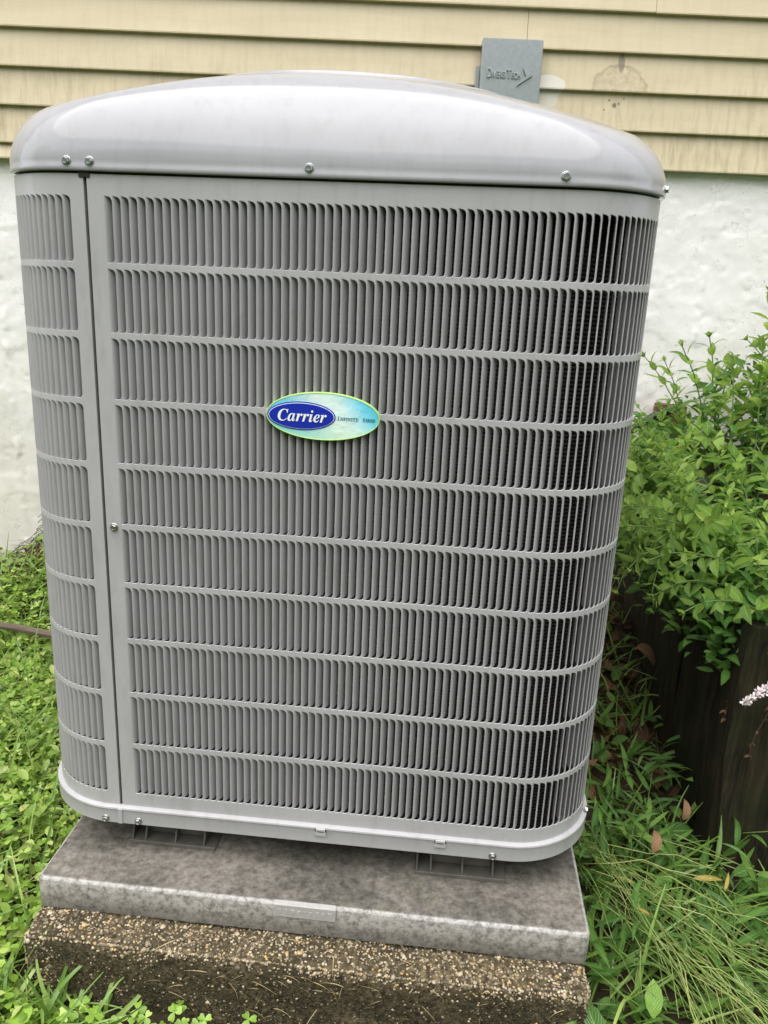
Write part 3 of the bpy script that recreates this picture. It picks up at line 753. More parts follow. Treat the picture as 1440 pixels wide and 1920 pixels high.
ell_solid([(BA, BB, .003), (BA, BB, -.0032), (BA-.0006, BB-.0006, -.0042), (BA-.0013, BB-.0013, -.0042), (BA-.0018, BB-.0018, -.0034)], RIMM, 'badge_rim', bd)
def disc_e(a, b, y, cx, cz, mat, name, rz=0.0):
    V = []; F = []; n = 64
    V = ellipse(a, b, y)+ellipse(a, b, y+.0006); V = [(x+cx, yy, z+cz) for x, yy, z in V]
    F = [tuple(range(n))]+[(k, n+k, n+(k+1) % n, (k+1) % n) for k in range(n)]
    return obj(name, mesh(name, V, F, mat, True, None, 30), bd)
disc_e(BA-.0017, BB-.0017, -.00375, 0, 0, PRINT, 'badge_face')
ox_, oz_ = -.0287, -.0004
disc_e(.0462, .0192, -.0042, ox_, oz_, BLUE, 'logo_border'); disc_e(.0446, .0176, -.0046, ox_, oz_, WHT, 'logo_line'); disc_e(.0438, .0168, -.0050, ox_, oz_, BLUE, 'logo_oval')
def lettering(body, size, x, z, y, mat, width, height, parent, shear=0.0, off=0.0):
    me = text_mesh('lettering', body, size, mat, .0003, shear, off)
    co = np.empty(len(me.vertices)*3, np.float32); me.vertices.foreach_get('co', co); co = co.reshape(-1, 3)
    s1 = width/max(1e-6, np.ptp(co[:, 0])); s2 = height/max(1e-6, np.ptp(co[:, 1])); co[:, 0] *= s1; co[:, 1] *= s2; me.vertices.foreach_set('co', co.ravel()); me.update()
    return obj('lettering', me, parent, (x, y, z), (math.pi/2, 0, 0))
lettering(''.join(chr(0x1D468+ord(c_)-65) if c_.isupper() else chr(0x1D482+ord(c_)-97) for c_ in 'Carrier'), .02, ox_+.0012, oz_+.0004, -.0054, WHT, .0660, .0160, bd)
up = lambda s_: ''.join(chr(0x1D400+ord(c_)-65) for c_ in s_)
zt_ = -.0012
lettering(up('I'), .006, .0212, zt_, -.0040, TEAL, .0016, .0054, bd); lettering(up('NFINITY'), .006, .0358, zt_-.0004, -.0040, TEAL, .0245, .0044, bd)
lettering(up('S'), .006, .0553, zt_, -.0040, TEAL, .0026, .0050, bd); lettering(up('ERIES'), .006, .0640, zt_-.0003, -.0040, TEAL, .0128, .0040, bd)

#VEG
# ------------------------------------------------------------------ leaves and plants
def leaf_tpl(kind, curl=.25, fold=.25, n=6, twist=0.0):
    """unit-length leaf along +x, face up +z: vertices, quads, uv"""
    V = []; UV = []; F = []
    for i in range(n+1):
        t = i/n
        if kind == 'mint': wd = .215*math.sin(math.pi*min(1, t*1.02+.02)**.80)**.9 + (.012 if i % 2 else 0)
        elif kind == 'lance': wd = .088*math.sin(math.pi*t**.72)**.75
        elif kind == 'oval': wd = .26*math.sin(math.pi*t)**.65
        elif kind == 'round': wd = .48*math.sqrt(max(0, 1-(2*t-1)**2))
        else: wd = .022*(1-t)**.6
        if i == n: wd = .004
        if i == 0: wd = max(.012, wd*.25)
        a = curl*t; cx = (math.sin(a)/curl if abs(curl) > 1e-3 else t); cz = -((1-math.cos(a))/curl if abs(curl) > 1e-3 else 0)
        tw = twist*t
        for s_ in (-1, 0, 1):
            y = wd*s_*math.cos(fold); z = abs(s_)*wd*math.sin(fold)
            y, z = y*math.cos(tw)-z*math.sin(tw), y*math.sin(tw)+z*math.cos(tw)
            V.append((cx+z*math.sin(a), y, cz+z*math.cos(a))); UV.append((.5+.5*s_, t))
    for i in range(n):
        for j in range(2): a = i*3+j; F.append((a, a+3, a+4, a+1))
    return np.array(V), np.array(F), np.array(UV)
def trifoliate():
    V = []; F = []; UV = []
    prof = [(0, .05), (.35, .34), (.70, .46), (.95, .30)]
    for k in range(3):
        a = k*2.094; b = len(V)
        pts = [(x, s_*w_) for s_ in (1, -1) for (x, w_) in prof]
        L_ = [(0, .04), (.35, .34), (.72, .46), (.98, .30)]; R_ = [(x, -y) for x, y in L_]; Mi = [(0, 0), (.35, 0), (.70, 0), (.88, 0)]
        for col_, u in ((L_, 0), (Mi, .5), (R_, 1)):
            for i, (x, y) in enumerate(col_):
                z = .14*abs(y)/.46-.10*x*x+.05
                V.append((x*math.cos(a)-y*math.sin(a), x*math.sin(a)+y*math.cos(a), z)); UV.append((u, i/3))
        for c_ in range(2):
            for i in range(3): p = b+c_*4+i; F.append((p, p+4, p+5, p+1))
    return np.array(V), np.array(F), np.array(UV)
def frame(d, up):
    d = np.asarray(d, float); d = d/np.maximum(np.linalg.norm(d, axis=-1, keepdims=True), 1e-9)
    y = np.cross(up, d); y = y/np.maximum(np.linalg.norm(y, axis=-1, keepdims=True), 1e-9); z = np.cross(d, y)
    return np.stack([d, y, z], -1)
def batch(tpls, P, D, U_, Ls):
    """joined mesh data of many leaves"""
    P = np.asarray(P, float); n = len(P); R_ = frame(D, U_); which = RNG.integers(0, len(tpls), n)
    Vs = []; Fs = []; Us = []; off = 0
    for k, (v, f, uv) in enumerate(tpls):
        ix = np.where(which == k)[0]
        if not len(ix): continue
        q = np.einsum('nij,vj->nvi', R_[ix]*np.asarray(Ls)[ix][:, None, None], v)+P[ix][:, None, :]
        Vs.append(q.reshape(-1, 3)); Fs.append((f[None]+(np.arange(len(ix))*len(v))[:, None, None]).reshape(-1, 4)+off); Us.append(np.tile(uv, (len(ix), 1))); off += len(ix)*len(v)
    return np.concatenate(Vs), np.concatenate(Fs), np.concatenate(Us)
def stuff(name, tpls, P, D, U_, Ls, mat, label, cat, parent=None):
    V, F, UV = batch(tpls, P, D, U_, Ls); o = obj(name, mesh(name, V, F, mat, True, UV), parent)
    return tag(o, label, cat, kind='stuff') if parent is None else tag(o, kind='stuff')
def rdir(n, el0, el1, az=None):
    a = RNG.uniform(0, 2*math.pi, n) if az is None else az; e = RNG.uniform(el0, el1, n)
    return np.stack([np.cos(a)*np.cos(e), np.sin(a)*np.cos(e), np.sin(e)], -1)
def rup(n, s_=.35): return np.array([0, 0, 1.0])+RNG.normal(0, s_, (n, 3))

MINT_T = [leaf_tpl('mint', c_, f_, 6, tw) for c_, f_, tw in ((.5, .30, 0), (.8, .18, .15), (.2, .42, -.1), (1.1, .25, .1), (-.2, .35, 0), (.65, .10, -.25))]
LANCE_T = [leaf_tpl('lance', c_, f_, 6, tw) for c_, f_, tw in ((.5, .35, .2), (1.0, .22, -.2), (.15, .30, .5), (-.3, .35, 0), (1.4, .25, .3))]
OVAL_T = [leaf_tpl('oval', c_, f_, 4) for c_, f_ in ((.5, .25), (.2, .4), (.9, .15), (-.3, .3))]
BLADE_T = [leaf_tpl('blade', c_, .3, 6, tw) for c_, tw in ((.4, .3), (1.0, .5), (1.7, -.4), (.1, .8), (2.2, .2))]
TRI = trifoliate()
mint_me = [mesh('leaf', v, f, MINT, True, uv) for v, f, uv in MINT_T]
lance_me = [mesh('leaf', v, f, WEED, True, uv) for v, f, uv in LANCE_T]
def put(me, name, parent, p, d, up, s_):
    R_ = frame(np.array(d, float), np.array(up, float))*s_
    o = bpy.data.objects.new(name, me)
    o.matrix_basis = Matrix(((R_[0, 0], R_[0, 1], R_[0, 2], p[0]), (R_[1, 0], R_[1, 1], R_[1, 2], p[1]), (R_[2, 0], R_[2, 1], R_[2, 2], p[2]), (0, 0, 0, 1)))
    return link(o, parent)
def copy_tree(o, loc, rz, sc, label=None):
    c_ = o.copy(); COL.objects.link(c_); c_.location = loc; c_.rotation_euler = (0, 0, rz); c_.scale = (sc, sc, sc)
    if label: c_['label'] = label
    for ch in o.children:
        k = ch.copy(); COL.objects.link(k); k.parent = c_; k.matrix_parent_inverse = Matrix()
    return c_
def mint_plant(h, lean, droop, r):
    """root at origin leaning towards +x"""
    root = empty('mint_plant'); N = 14; P = [np.zeros(3)]; a = lean*.3; az = 0.0
    for i in range(N):
        a = a+(lean*.7+droop*(i/N)*1.6)/N+r.normal(0, .05); az += r.normal(0, .07)
        P.append(P[-1]+h/N*np.array([math.sin(a)*math.cos(az), math.sin(a)*math.sin(az), math.cos(a)]))
    mb = MB(); mb.tube(P, list(np.linspace(.0019, .0009, N+1)), 5); mb.build('stem', STEM, root)
    nodes = [2, 4, 6, 8, 10, 11, 12, 13]; ph = r.uniform(0, 6.28)
    for q, i in enumerate(nodes):
        t = P[i+1]-P[i-1] if i < N else P[i]-P[i-1]; t = t/np.linalg.norm(t); s1 = np.cross(t, (.2, .97, .1)); s1 /= np.linalg.norm(s1); s2 = np.cross(t, s1)
        L_ = np.interp(i/N, [0, .45, .8, 1], [.040, .046, .034, .020])*r.uniform(.8, 1.2)
        for k in (0, 1):
            if q < 2 and r.random() < .45: continue
            b = ph+q*math.pi/2+k*math.pi+r.normal(0, .2); rad = s1*math.cos(b)+s2*math.sin(b)
            el = np.interp(i/N, [0, .6, 1], [.05, .45, .95])+r.normal(0, .18)
            d = rad*math.cos(el)+t*math.sin(el)+np.array([0, 0, .12]); up_v = t*math.cos(el)-rad*math.sin(el)+np.array([0, 0, .5])
            put(mint_me[r.integers(0, len(mint_me))], 'leaf', root, P[i]+rad*.003, d, up_v, L_)
    V = []; F = []; UV = []; D = []; Pp = []
    n = 6; t = P[N]-P[N-1]; t /= np.linalg.norm(t); s1 = np.cross(t, (.2, .97, .1)); s1 /= np.linalg.norm(s1); s2 = np.cross(t, s1)
    D = [ (s1*math.cos(k*1.05)+s2*math.sin(k*1.05))*(.75 if k % 2 else .5)+t for k in range(n)]
    V, F, UV = batch(MINT_T[:3], [P[N]]*n, D, [t-dd*.5 for dd in D], [.017*(1 if k % 2 else .75) for k in range(n)])
    obj('shoot_tip', mesh('shoot_tip', V, F, MINT, True, UV), root)
    return root
# ---- planter: old upright boards holding a bed of mint
pl = empty('planter', (.72, -.18, -.15)); tag(pl, 'dark mossy wooden planter box beside the air conditioner, overgrown with mint', 'planter')
def plank(x0, x1, y0, y1, z0, z1, seed):
    """broad rotten board: a lumpy closed shell, worn along its top"""
    nu, nv = 14, 34; V = []; F = []; wide_y = (y1-y0) > (x1-x0)
    for f in (0, 1):
        for j in range(nv+1):
            for i in range(nu+1):
                a, b = i/nu, j/nv; z = z0+(z1-z0)*b; L_ = (y1-y0) if wide_y else (x1-x0)
                e = max(0, 1-min(a, 1-a)*L_/.012)**2*.006+max(0, (b-.95)/.05)**2*.012
                d = .016*float(fbm(a*L_*9+seed*1.7, z*3.1, 4, seed % 40))+.006*float(fbm(a*L_*60+seed, z*6, 2, 7))-e
                z = z+(.02*float(fbm(a*L_*14+seed, 2.5, 3, 8)) if b > .8 else 0)*(b-.8)*5
                if wide_y: V.append(((x0-d) if f == 0 else x1, y0+L_*a, z))
                else: V.append((x0+L_*a, (y0-d) if f == 0 else y1, z))
    n1 = (nu+1)*(nv+1)
    for f in (0, 1):
        for j in range(nv):
            for i in range(nu): q = f*n1+j*(nu+1)+i; F.append((q, q+1, q+nu+2, q+nu+1))
    rim_ = [i for i in range(nu+1)]+[j*(nu+1)+nu for j in range(1, nv+1)]+[nv*(nu+1)+i for i in range(nu-1, -1, -1)]+[j*(nu+1) for j in range(nv-1, 0, -1)]
    for a, b in zip(rim_, rim_[1:]+rim_[:1]): F.append((a, b, n1+b, n1+a))
    obj('plank', mesh('plank', V, F, TIMBER, True, None, 50), pl)
y = 0.0; k = 0
while y < 1.20:
    wd = random.uniform(.26, .36); plank(0, .05, y+.0012, y+wd-.0012, -.15, .50, 300+k); y += wd; k += 1
x = .048
while x < 1.5:
    wd = random.uniform(.26, .36); plank(x+.0012, x+wd-.0012, 0, .05, -.15, .50, 340+k); x += wd; k += 1
def soilz(x, y): return .30+.10*sstep(.2, .9, y)+.10*sstep(.85, 1.3, x)+.02*fbm(np.asarray(x)*6, np.asarray(y)*6, 3, 9)
gxx, gyy = np.meshgrid(np.linspace(.768, 2.2, 50), np.linspace(-.132, 1.06, 44)); zz = soilz(gxx, gyy); ii = np.arange(gxx.size).reshape(gxx.shape)
Ff = np.stack([ii[:-1, :-1], ii[:-1, 1:], ii[1:, 1:], ii[1:, :-1]], -1).reshape(-1, 4)
so_ = obj('soil', mesh('soil', np.stack([gxx-.72, gyy+.18, zz+.15], -1).reshape(-1, 3), Ff, SOIL), pl)
# rough stone at the back of the bed, black pipe and a board end against the house
def rock(name, loc, size, mat, seed, label, cat, rot=(0, 0, 0)):
    r = np.random.default_rng(seed); n = 9; V = []; F = []
    for ax in range(3):
        for sg in (-1, 1):
            b = len(V)
            for j in range(n):
                for i in range(n):
                    p = np.zeros(3); p[ax] = sg; p[(ax+1) % 3] = -1+2*i/(n-1); p[(ax+2) % 3] = -1+2*j/(n-1); V.append(p)
            for j in range(n-1):
                for i in range(n-1): a = b+j*n+i; f = (a, a+1, a+n+1, a+n); F.append(f if sg > 0 else f[::-1])
    V = np.array(V); L_ = np.linalg.norm(V, axis=1)[:, None]; V = V*.55+V/L_*.55
    V = V*(1+.42*fbm(V[:, 0]*1.7+V[:, 2]+seed, V[:, 1]*1.7-V[:, 2]*.7, 3, seed)[:, None])
    o = obj(name, mesh(name, V*np.array(size)/2, F, mat, True, None, 45), None, loc, rot); return tag(o, label, cat)
rock('stone', (.815, .66, .40), (.10, .10, .10), STONE, 5, 'dark grey stone block sitting in the mint near the white wall', 'stone', (.05, .1, .35))
mb = MB(); mb.tube([(.70, 1.085, .44), (.75, 1.075, .478), (.81, 1.068, .525), (.86, 1.07, .55)], .013, 8)
tag(mb.build('drain_pipe', BLACK, None), 'short black plastic pipe slanting along the white wall behind the unit', 'pipe')
mb = MB(); mb.box(-.05, .05, -.012, .012, -.09, .09, .004)
tag(mb.build('board_offcut', RUST, None, True, 35, loc=(.865, 1.105, .475), rot=(0, .06, WA)), 'brown weathered board end standing against the white wall above the mint', 'board')

protos = [mint_plant(hh, le, dr, np.random.default_rng(500+i)) for i, (hh, le, dr) in enumerate(
    [(.20, .35, .2), (.24, .55, .3), (.18, .2, .1), (.22, .8, .4), (.26, .45, .5), (.21, .6, .2), (.27, .3, .3), (.30, 1.3, .9), (.34, 1.5, 1.0), (.26, 1.6, .6)])]
used = set()
GM = 'mint plants filling the wooden planter'
LM = {'back': 'upright bright green mint plant growing against the white foundation wall', 'mid': 'bright green mint plant with toothed leaves in the wooden planter',
      'rim': 'trailing mint plant spilling over the planter edge towards the unit', 'front': 'mint plant hanging over the front boards of the planter'}
def place_mint(kind, ids, x, y, z, rz, sc):
    i = int(RNG.choice(ids)); o = protos[i]
    if i not in used:
        used.add(i); o.location = (x, y, z); o.rotation_euler = (0, 0, rz); o.scale = (sc,)*3
    else: o = copy_tree(o, (x, y, z), rz, sc)
    tag(o, LM[kind], 'mint plant', {'back': 'mint plants along the house wall', 'mid': GM, 'rim': 'mint plants spilling over the planter side', 'front': 'mint plants hanging over the planter front'}[kind])
UPR = [0, 1, 2, 3, 4, 5, 6]; HANG = [7, 8, 9]
for k in range(92):
    x, y = .74+.9*RNG.random()**1.2, RNG.uniform(.55, 1.0)
    hs_ = .19+.27*float(sstep(.74, 1.0, x))*RNG.uniform(.55, 1.08)+RNG.uniform(-.04, .04); place_mint('back', UPR, x, y, float(soilz(x, y))-.01, RNG.uniform(0, 6.28), hs_/.235)
for k in range(84):
    x = .765+.8*RNG.random()**1.25; y = -.12+.72*RNG.random()**1.2
    if abs(x-.84) < .07 and y > .35: continue
    place_mint('mid', UPR, x, y, float(soilz(x, y))-.01, RNG.uniform(0, 6.28) if RNG.random() < .6 else math.pi+RNG.normal(0, .7), RNG.uniform(.8, 1.25)*(1+.35*float(sstep(.85, 1.2, x))))
for k in range(84):
    y = -.13+.85*RNG.random() if k < 50 else RNG.uniform(.12, .85); place_mint('rim', HANG if RNG.random() < .65 else [3, 4, 1], RNG.uniform(.765, .80), y, RNG.uniform(.29, .345), math.pi+RNG.normal(0, .45), RNG.uniform(.75, 1.05)+(.2 if k >= 50 else 0))
for k in range(34):
    x = RNG.uniform(.77, 1.2); place_mint('front', HANG if RNG.random() < .5 else [3, 1, 5], x, -.125, .31, -math.pi/2+RNG.normal(0, .5), RNG.uniform(.7, 1.0))
for i, o in enumerate(protos):
    if i not in used:
        for ch in list(o.children): bpy.data.objects.remove(ch)
        bpy.data.objects.remove(o)
n = 6600; P = np.stack([RNG.uniform(.70, 1.7, n), RNG.uniform(-.15, 1.04, n), np.zeros(n)], -1)
P[:1100, 0] = .645+.125*RNG.random(1100)**.7; P[:1100, 1] = RNG.uniform(-.16, .85, 1100)
P[:, 2] = soilz(P[:, 0], P[:, 1])+RNG.uniform(0, .15, n)*(1+1.1*sstep(.5, .85, P[:, 1])*sstep(.76, .98, P[:, 0])); P[:1100, 2] = .25+.15*RNG.random(1100)-.45*(.77-P[:1100, 0])*RNG.random(1100)-.07*RNG.random(1100)*sstep(.05, .4, P[:1100, 1])
keep = ~((np.abs(P[:, 0]-.83) < .06) & (P[:, 1] > .4) & (P[:, 1] < .72)); P = P[keep]; n = len(P)
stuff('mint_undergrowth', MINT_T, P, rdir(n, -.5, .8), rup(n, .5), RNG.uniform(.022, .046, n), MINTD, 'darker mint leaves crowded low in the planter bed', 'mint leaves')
# flowering spike and dried stems hanging over the planter front
fs = empty('flowering_mint', (.770, -.17, .33)); tag(fs, 'mint stem with a pale pink flower spike hanging over the planter front', 'mint flower')
path = [np.array(p) for p in ((0, 0, 0), (-.012, -.045, .0), (-.018, -.075, -.02), (-.03, -.09, -.035), (-.055, -.10, -.052), (-.080, -.105, -.066))]
mb = MB(); mb.tube(path, .0014, 5); mb.build('stem', STEM, fs)
tt = RNG.random(260); dr = RNG.normal(0, 1, (260, 3)); dr /= np.linalg.norm(dr, axis=1)[:, None]
pp_ = path[3]*(1-tt)[:, None]+path[5]*tt[:, None]+dr*(.0055*(1-.5*tt)*(.7+.5*np.sin(tt*44)))[:, None]
V, F, UV = batch(OVAL_T, pp_, dr+RNG.normal(0, .3, (260, 3)), RNG.normal(0, 1, (260, 3)), RNG.uniform(.004, .0075, 260))
obj('flower_spike', mesh('flower_spike', V, F, PINK, True, UV), fs)
for k, (i, dv) in enumerate(((1, (-.5, -.4, .3)), (2, (.6, -.5, .2)), (2, (-.4, -.7, .5)), (1, (.5, -.6, .6)))): put(mint_me[k], 'leaf', fs, path[i], dv, (0, -.4, 1), .032)
for (x, y, z, L_) in ((.755, -.175, .30, .17), (.80, -.18, .28, .12), (.722, -.12, .27, .10)):
    ds = empty('dried_stem', (x, y-.02, z)); tag(ds, {.17: 'long dried brown mint stem hanging beside the flower spike', .12: 'short dried mint stem hanging against the planter boards', .10: 'withered seed stem hanging at the planter corner'}[L_], 'dried stem')
    pp = [np.array((.012*math.sin(t*5), -.01-.006*t, -L_*t)) for t in np.linspace(0, 1, 8)]; mb = MB(); mb.tube(pp, .001, 5); mb.build('stem', TWIG, ds)
    V, F, UV = batch(MINT_T, [pp[i] for i in range(1, 8) for _ in range(4)], rdir(28, -1.2, .2), rup(28), RNG.uniform(.006, .013, 28)); obj('seed_heads', mesh('seed_heads', V, F, LITTER, True, UV), ds)

# ---- weeds in the strip on the right and in front of it
def free(P):   # not inside planter, pad, footing or unit
    return ~(((P[:, 0] > .71) & (P[:, 1] > -.19)) | ((P[:, 0] < .455) & (P[:, 0] > -.43) & (P[:, 1] > -.588) & (P[:, 1] < .42)))
def rnd(n, x0, x1, y0, y1):
    P = np.stack([RNG.uniform(x0, x1, n), RNG.uniform(y0, y1, n), np.zeros(n)], -1); P = P[free(P)]; P[:, 2] = gz(P[:, 0], P[:, 1]); return P
def weed_plant(L_, lean, r):
    root = empty('weed_plant'); N = 10; P = [np.zeros(3)]; a = lean*.4; az = 0
    for i in range(N):
        a += lean*.6/N+r.normal(0, .06); az += r.normal(0, .12); P.append(P[-1]+L_/N*np.array([math.sin(a)*math.cos(az), math.sin(a)*math.sin(az), math.cos(a)]))
    mb = MB(); mb.tube(P, list(np.linspace(.0013, .0007, N+1)), 4); mb.build('stem', STEM, root); sd_ = 1
    for i in range(2, N+1):
        if r.random() < .15: continue
        t = P[i]-P[i-1]; t /= np.linalg.norm(t); s1 = np.cross(t, (0, 0, 1.0)); s1 /= np.linalg.norm(s1)+1e-9; sd_ = -sd_
        d = s1*sd_*r.uniform(.5, 1)+t*r.uniform(.3, .8)+np.array([0, 0, .25]); put(lance_me[r.integers(0, 5)], 'leaf', root, P[i], d, (r.normal(0, .3), r.normal(0, .3), 1), r.uniform(.045, .080))
    return root
wp = [weed_plant(L_, le, np.random.default_rng(700+i)) for i, (L_, le) in enumerate(((.14, .6), (.18, 1.1), (.22, 1.35), (.12, .4), (.2, .9), (.16, 1.4)))]
uw = set(); spots = []
for (x0, x1, y0, y1, n) in ((.46, .70, .05, .62, 8), (.46, .74, -.25, .05, 15), (.47, 1.0, -.62, -.22, 32), (.46, 1.0, -.9, -.62, 7)):
    for p in rnd(n, x0, x1, y0, y1): spots.append((p, 'front' if p[1] < -.2 else 'gap'))
for p, kd in spots:
    i = int(RNG.integers(0, 6)); rz = RNG.uniform(0, 6.28); sc = RNG.uniform(.8, 1.2)
    if i not in uw: uw.add(i); o = wp[i]; o.location = p; o.rotation_euler = (0, 0, rz)
    else: o = copy_tree(wp[i], p, rz, sc)
    tag(o, {'front': 'lance-leaved green weed in front of the planter', 'gap': 'lance-leaved green weed in the gap between unit and planter'}[kd], 'weed',
        {'front': 'weeds in front of the planter', 'gap': 'weeds between the unit and the planter'}[kd])
P = np.concatenate([rnd(1000, .45, 1.15, -.95, -.12), rnd(150, .45, .72, -.12, .75)]); n = len(P); P[:, 2] += RNG.uniform(.0, .07, n)
stuff('weed_leaves', LANCE_T+OVAL_T[:1], P, rdir(n, -.1, 1.0), rup(n, .4), RNG.uniform(.03, .07, n), WEED, 'low tangle of dark green weed leaves beside the pad', 'weed leaves')
P = rnd(900, .45, 1.3, -1.0, -.1); n = len(P); P[:, 2] += RNG.uniform(0, .03, n)
stuff('weed_ground_cover', OVAL_T, P, rdir(n, 0, .9), rup(n, .4), RNG.uniform(.015, .03, n), WEED, 'small rounded leaves covering the soil under the weeds', 'ground cover')
# pulled pale stems lying in a swathe from the pad corner towards the planter front
mb = MB()
for k in range(125):
    t0 = RNG.uniform(-.1, .95); L_ = RNG.uniform(.06, .28); a0 = np.array([.47, -.26, -.075]); d0 = np.array([.19, -.27, -.02]); d0 = d0/np.linalg.norm(d0)
    s0 = a0+d0*t0*.42+np.array([RNG.normal(.01, .04), RNG.normal(0, .04), RNG.uniform(-.03, .045)]); s0[0] = max(s0[0], .462)
    d1 = d0+RNG.normal(0, .38, 3)*np.array([1, 1, .55]); pts = [s0+d1*L_*q+np.array([0, 0, .02*math.sin(q*3)])+RNG.normal(0, .005, 3)*np.array([1, 1, .6]) for q in np.linspace(0, 1, 5)]
    mb.tube(pts, [.0009, .0009, .0008, .0007, .0005], 4)
for k in range(46):
    p = rnd(1, .47, 1.0, -.62, .45)
    if not len(p): continue
    p = p[0]; a = RNG.uniform(0, 6.28); L_ = RNG.uniform(.12, .3); el = RNG.uniform(.1, .8); b = RNG.uniform(.3, 1.0)
    pts = [p+np.array([math.cos(a)*L_*q*math.cos(el), math.sin(a)*L_*q*math.cos(el), L_*(q*math.sin(el)-b*.3*q*q)+.01]) for q in np.linspace(0, 1, 6)]
    pts = [q_ if free(q_[None])[0] else None for q_ in pts]
    pts = [q_ for q_ in pts if q_ is not None]
    if len(pts) > 2: mb.tube(pts, .0009, 4)
o = obj('pale_stems', mesh('pale_stems', mb.V, mb.F, STEMY, True, np.zeros((len(mb.V), 2)))); tag(o, 'pale yellow-green stalks lying flattened beside the pad corner', 'stalks', kind='stuff')
P = np.concatenate([rnd(200, .45, .72, -.2, .7), rnd(900, .45, 1.0, -.9, -.15)]); n = len(P); stuff('grass_blades', BLADE_T, P, rdir(n, .15, 1.3), rup(n), RNG.uniform(.08, .2, n), GRASS, 'thin grass blades scattered through the weeds on the planter side', 'grass')
P = rnd(420, .45, .73, .02, 1.0); n = len(P); P[:, 2] += RNG.uniform(.003, .03, n)
stuff('leaf_litter', [leaf_tpl('mint', 2.2, .6, 6, .5), leaf_tpl('mint', -1.6, .4, 6, -.4), leaf_tpl('oval', 1.5, .7, 6, .4)], P, rdir(n, -.4, .6), rup(n, .6), RNG.uniform(.03, .07, n), LITTER, 'curled brown dead leaves between the unit and the planter', 'dead leaves')
yel = mesh('leaf_blade', *leaf_tpl('lance', .6, .25, 6, .3)[:2], YELLOW, True, leaf_tpl('lance')[2]); brn = mesh('leaf_blade', *leaf_tpl('mint', 2.0, .6, 6, .5)[:2], LITTER, True, leaf_tpl('mint')[2])
for (me, p, d, s_, lab) in ((yel, (.640, -.335, -.035), (1, .12, .1), .055, 'pale yellow dead leaf lying flat on the weeds by the planter'), (yel, (.690, -.34, -.05), (.35, .6, .6), .036, 'small upright pale yellow leaf near the planter front'),
                        (yel, (.545, -.33, -.06), (-1, .35, .2), .032, 'yellow leaf tip among the flattened stalks'), (yel, (.535, -.40, -.05), (.6, -.5, .2), .026, 'short rounded yellow leaf on the flattened stalks'),
                        (brn, (.585, -.28, -.035), (.15, .1, 1), .05, 'narrow tan dead leaf standing upright in the weeds'), (brn, (.655, -.20, -.02), (.1, -.2, 1), .045, 'reddish brown dead leaf upright beside the planter corner'),
                        (brn, (.655, .30, .085), (.3, -.6, .5), .075, 'large curled reddish brown leaf in the shade under the mint')):
    r_ = empty('fallen_leaf', p); tag(r_, lab, 'dead leaf'); put(me, 'leaf_blade', r_, (0, 0, 0), d, (.1, -.5, 1), s_)

# ---- clover lawn on the left and in front
def lawn(n, x0, x1, y0, y1): return rnd(n, x0, x1, y0, y1)
den = lambda P: P[RNG.random(len(P)) < np.clip(1-.88*sstep(.58, .92, P[:, 1])-.4*(fbm(P[:, 0]*5, P[:, 1]*5, 2, 77) > .28), .08, 1)]
P = den(np.concatenate([lawn(17500, -1.75, -.40, -.80, 1.0), lawn(1500, -.45, .46, -.86, -.585), lawn(2500, -2.6, -1.75, -.8, 1.0)]))
P = P[~((P[:, 1] < -.57) & (P[:, 0] > -.34) & (RNG.random(len(P)) < .72+.25*sstep(-.25, .0, P[:, 0])))]
n = len(P); P[:, 2] += .006+.05*RNG.random(n)**1.4
stuff('clover_lawn', [TRI], P, rdir(n, -.35, .35), rup(n, .45), RNG.uniform(.0055, .0175, n), CLOVER, 'thick clover and low weeds carpeting the ground on the left', 'clover')
P = den(np.concatenate([lawn(11500, -1.75, -.40, -.80, 1.0), lawn(900, -.45, .3, -.86, -.585)])); P = P[~((P[:, 1] < -.57) & (P[:, 0] > -.34))]
n = len(P); P[:, 2] += .006+.055*RNG.random(n)
stuff('lawn_weeds', OVAL_T+LANCE_T[:2], P, rdir(n, -.2, .9), rup(n, .45), RNG.uniform(.016, .036, n), CLOVY, 'small oval-leaved weeds mixed through the clover', 'weeds')
P = den(np.concatenate([lawn(7500, -1.75, -.40, -.80, 1.02), lawn(160, -.45, -.28, -.86, -.585)])); n = len(P)
stuff('lawn_grass', BLADE_T, P, rdir(n, .35, 1.4), rup(n), RNG.uniform(.05, .17, n), GRASS, 'fine grass blades standing among the clover', 'grass')
P = lawn(1700, -1.6, -.42, -.8, 1.0); n = len(P); P[:, 2] += RNG.uniform(.01, .04, n)
stuff('clover_straw', BLADE_T, P, rdir(n, -.2, .4), rup(n), RNG.uniform(.04, .10, n), STRAW, 'dry straw bits caught in the clover', 'straw')
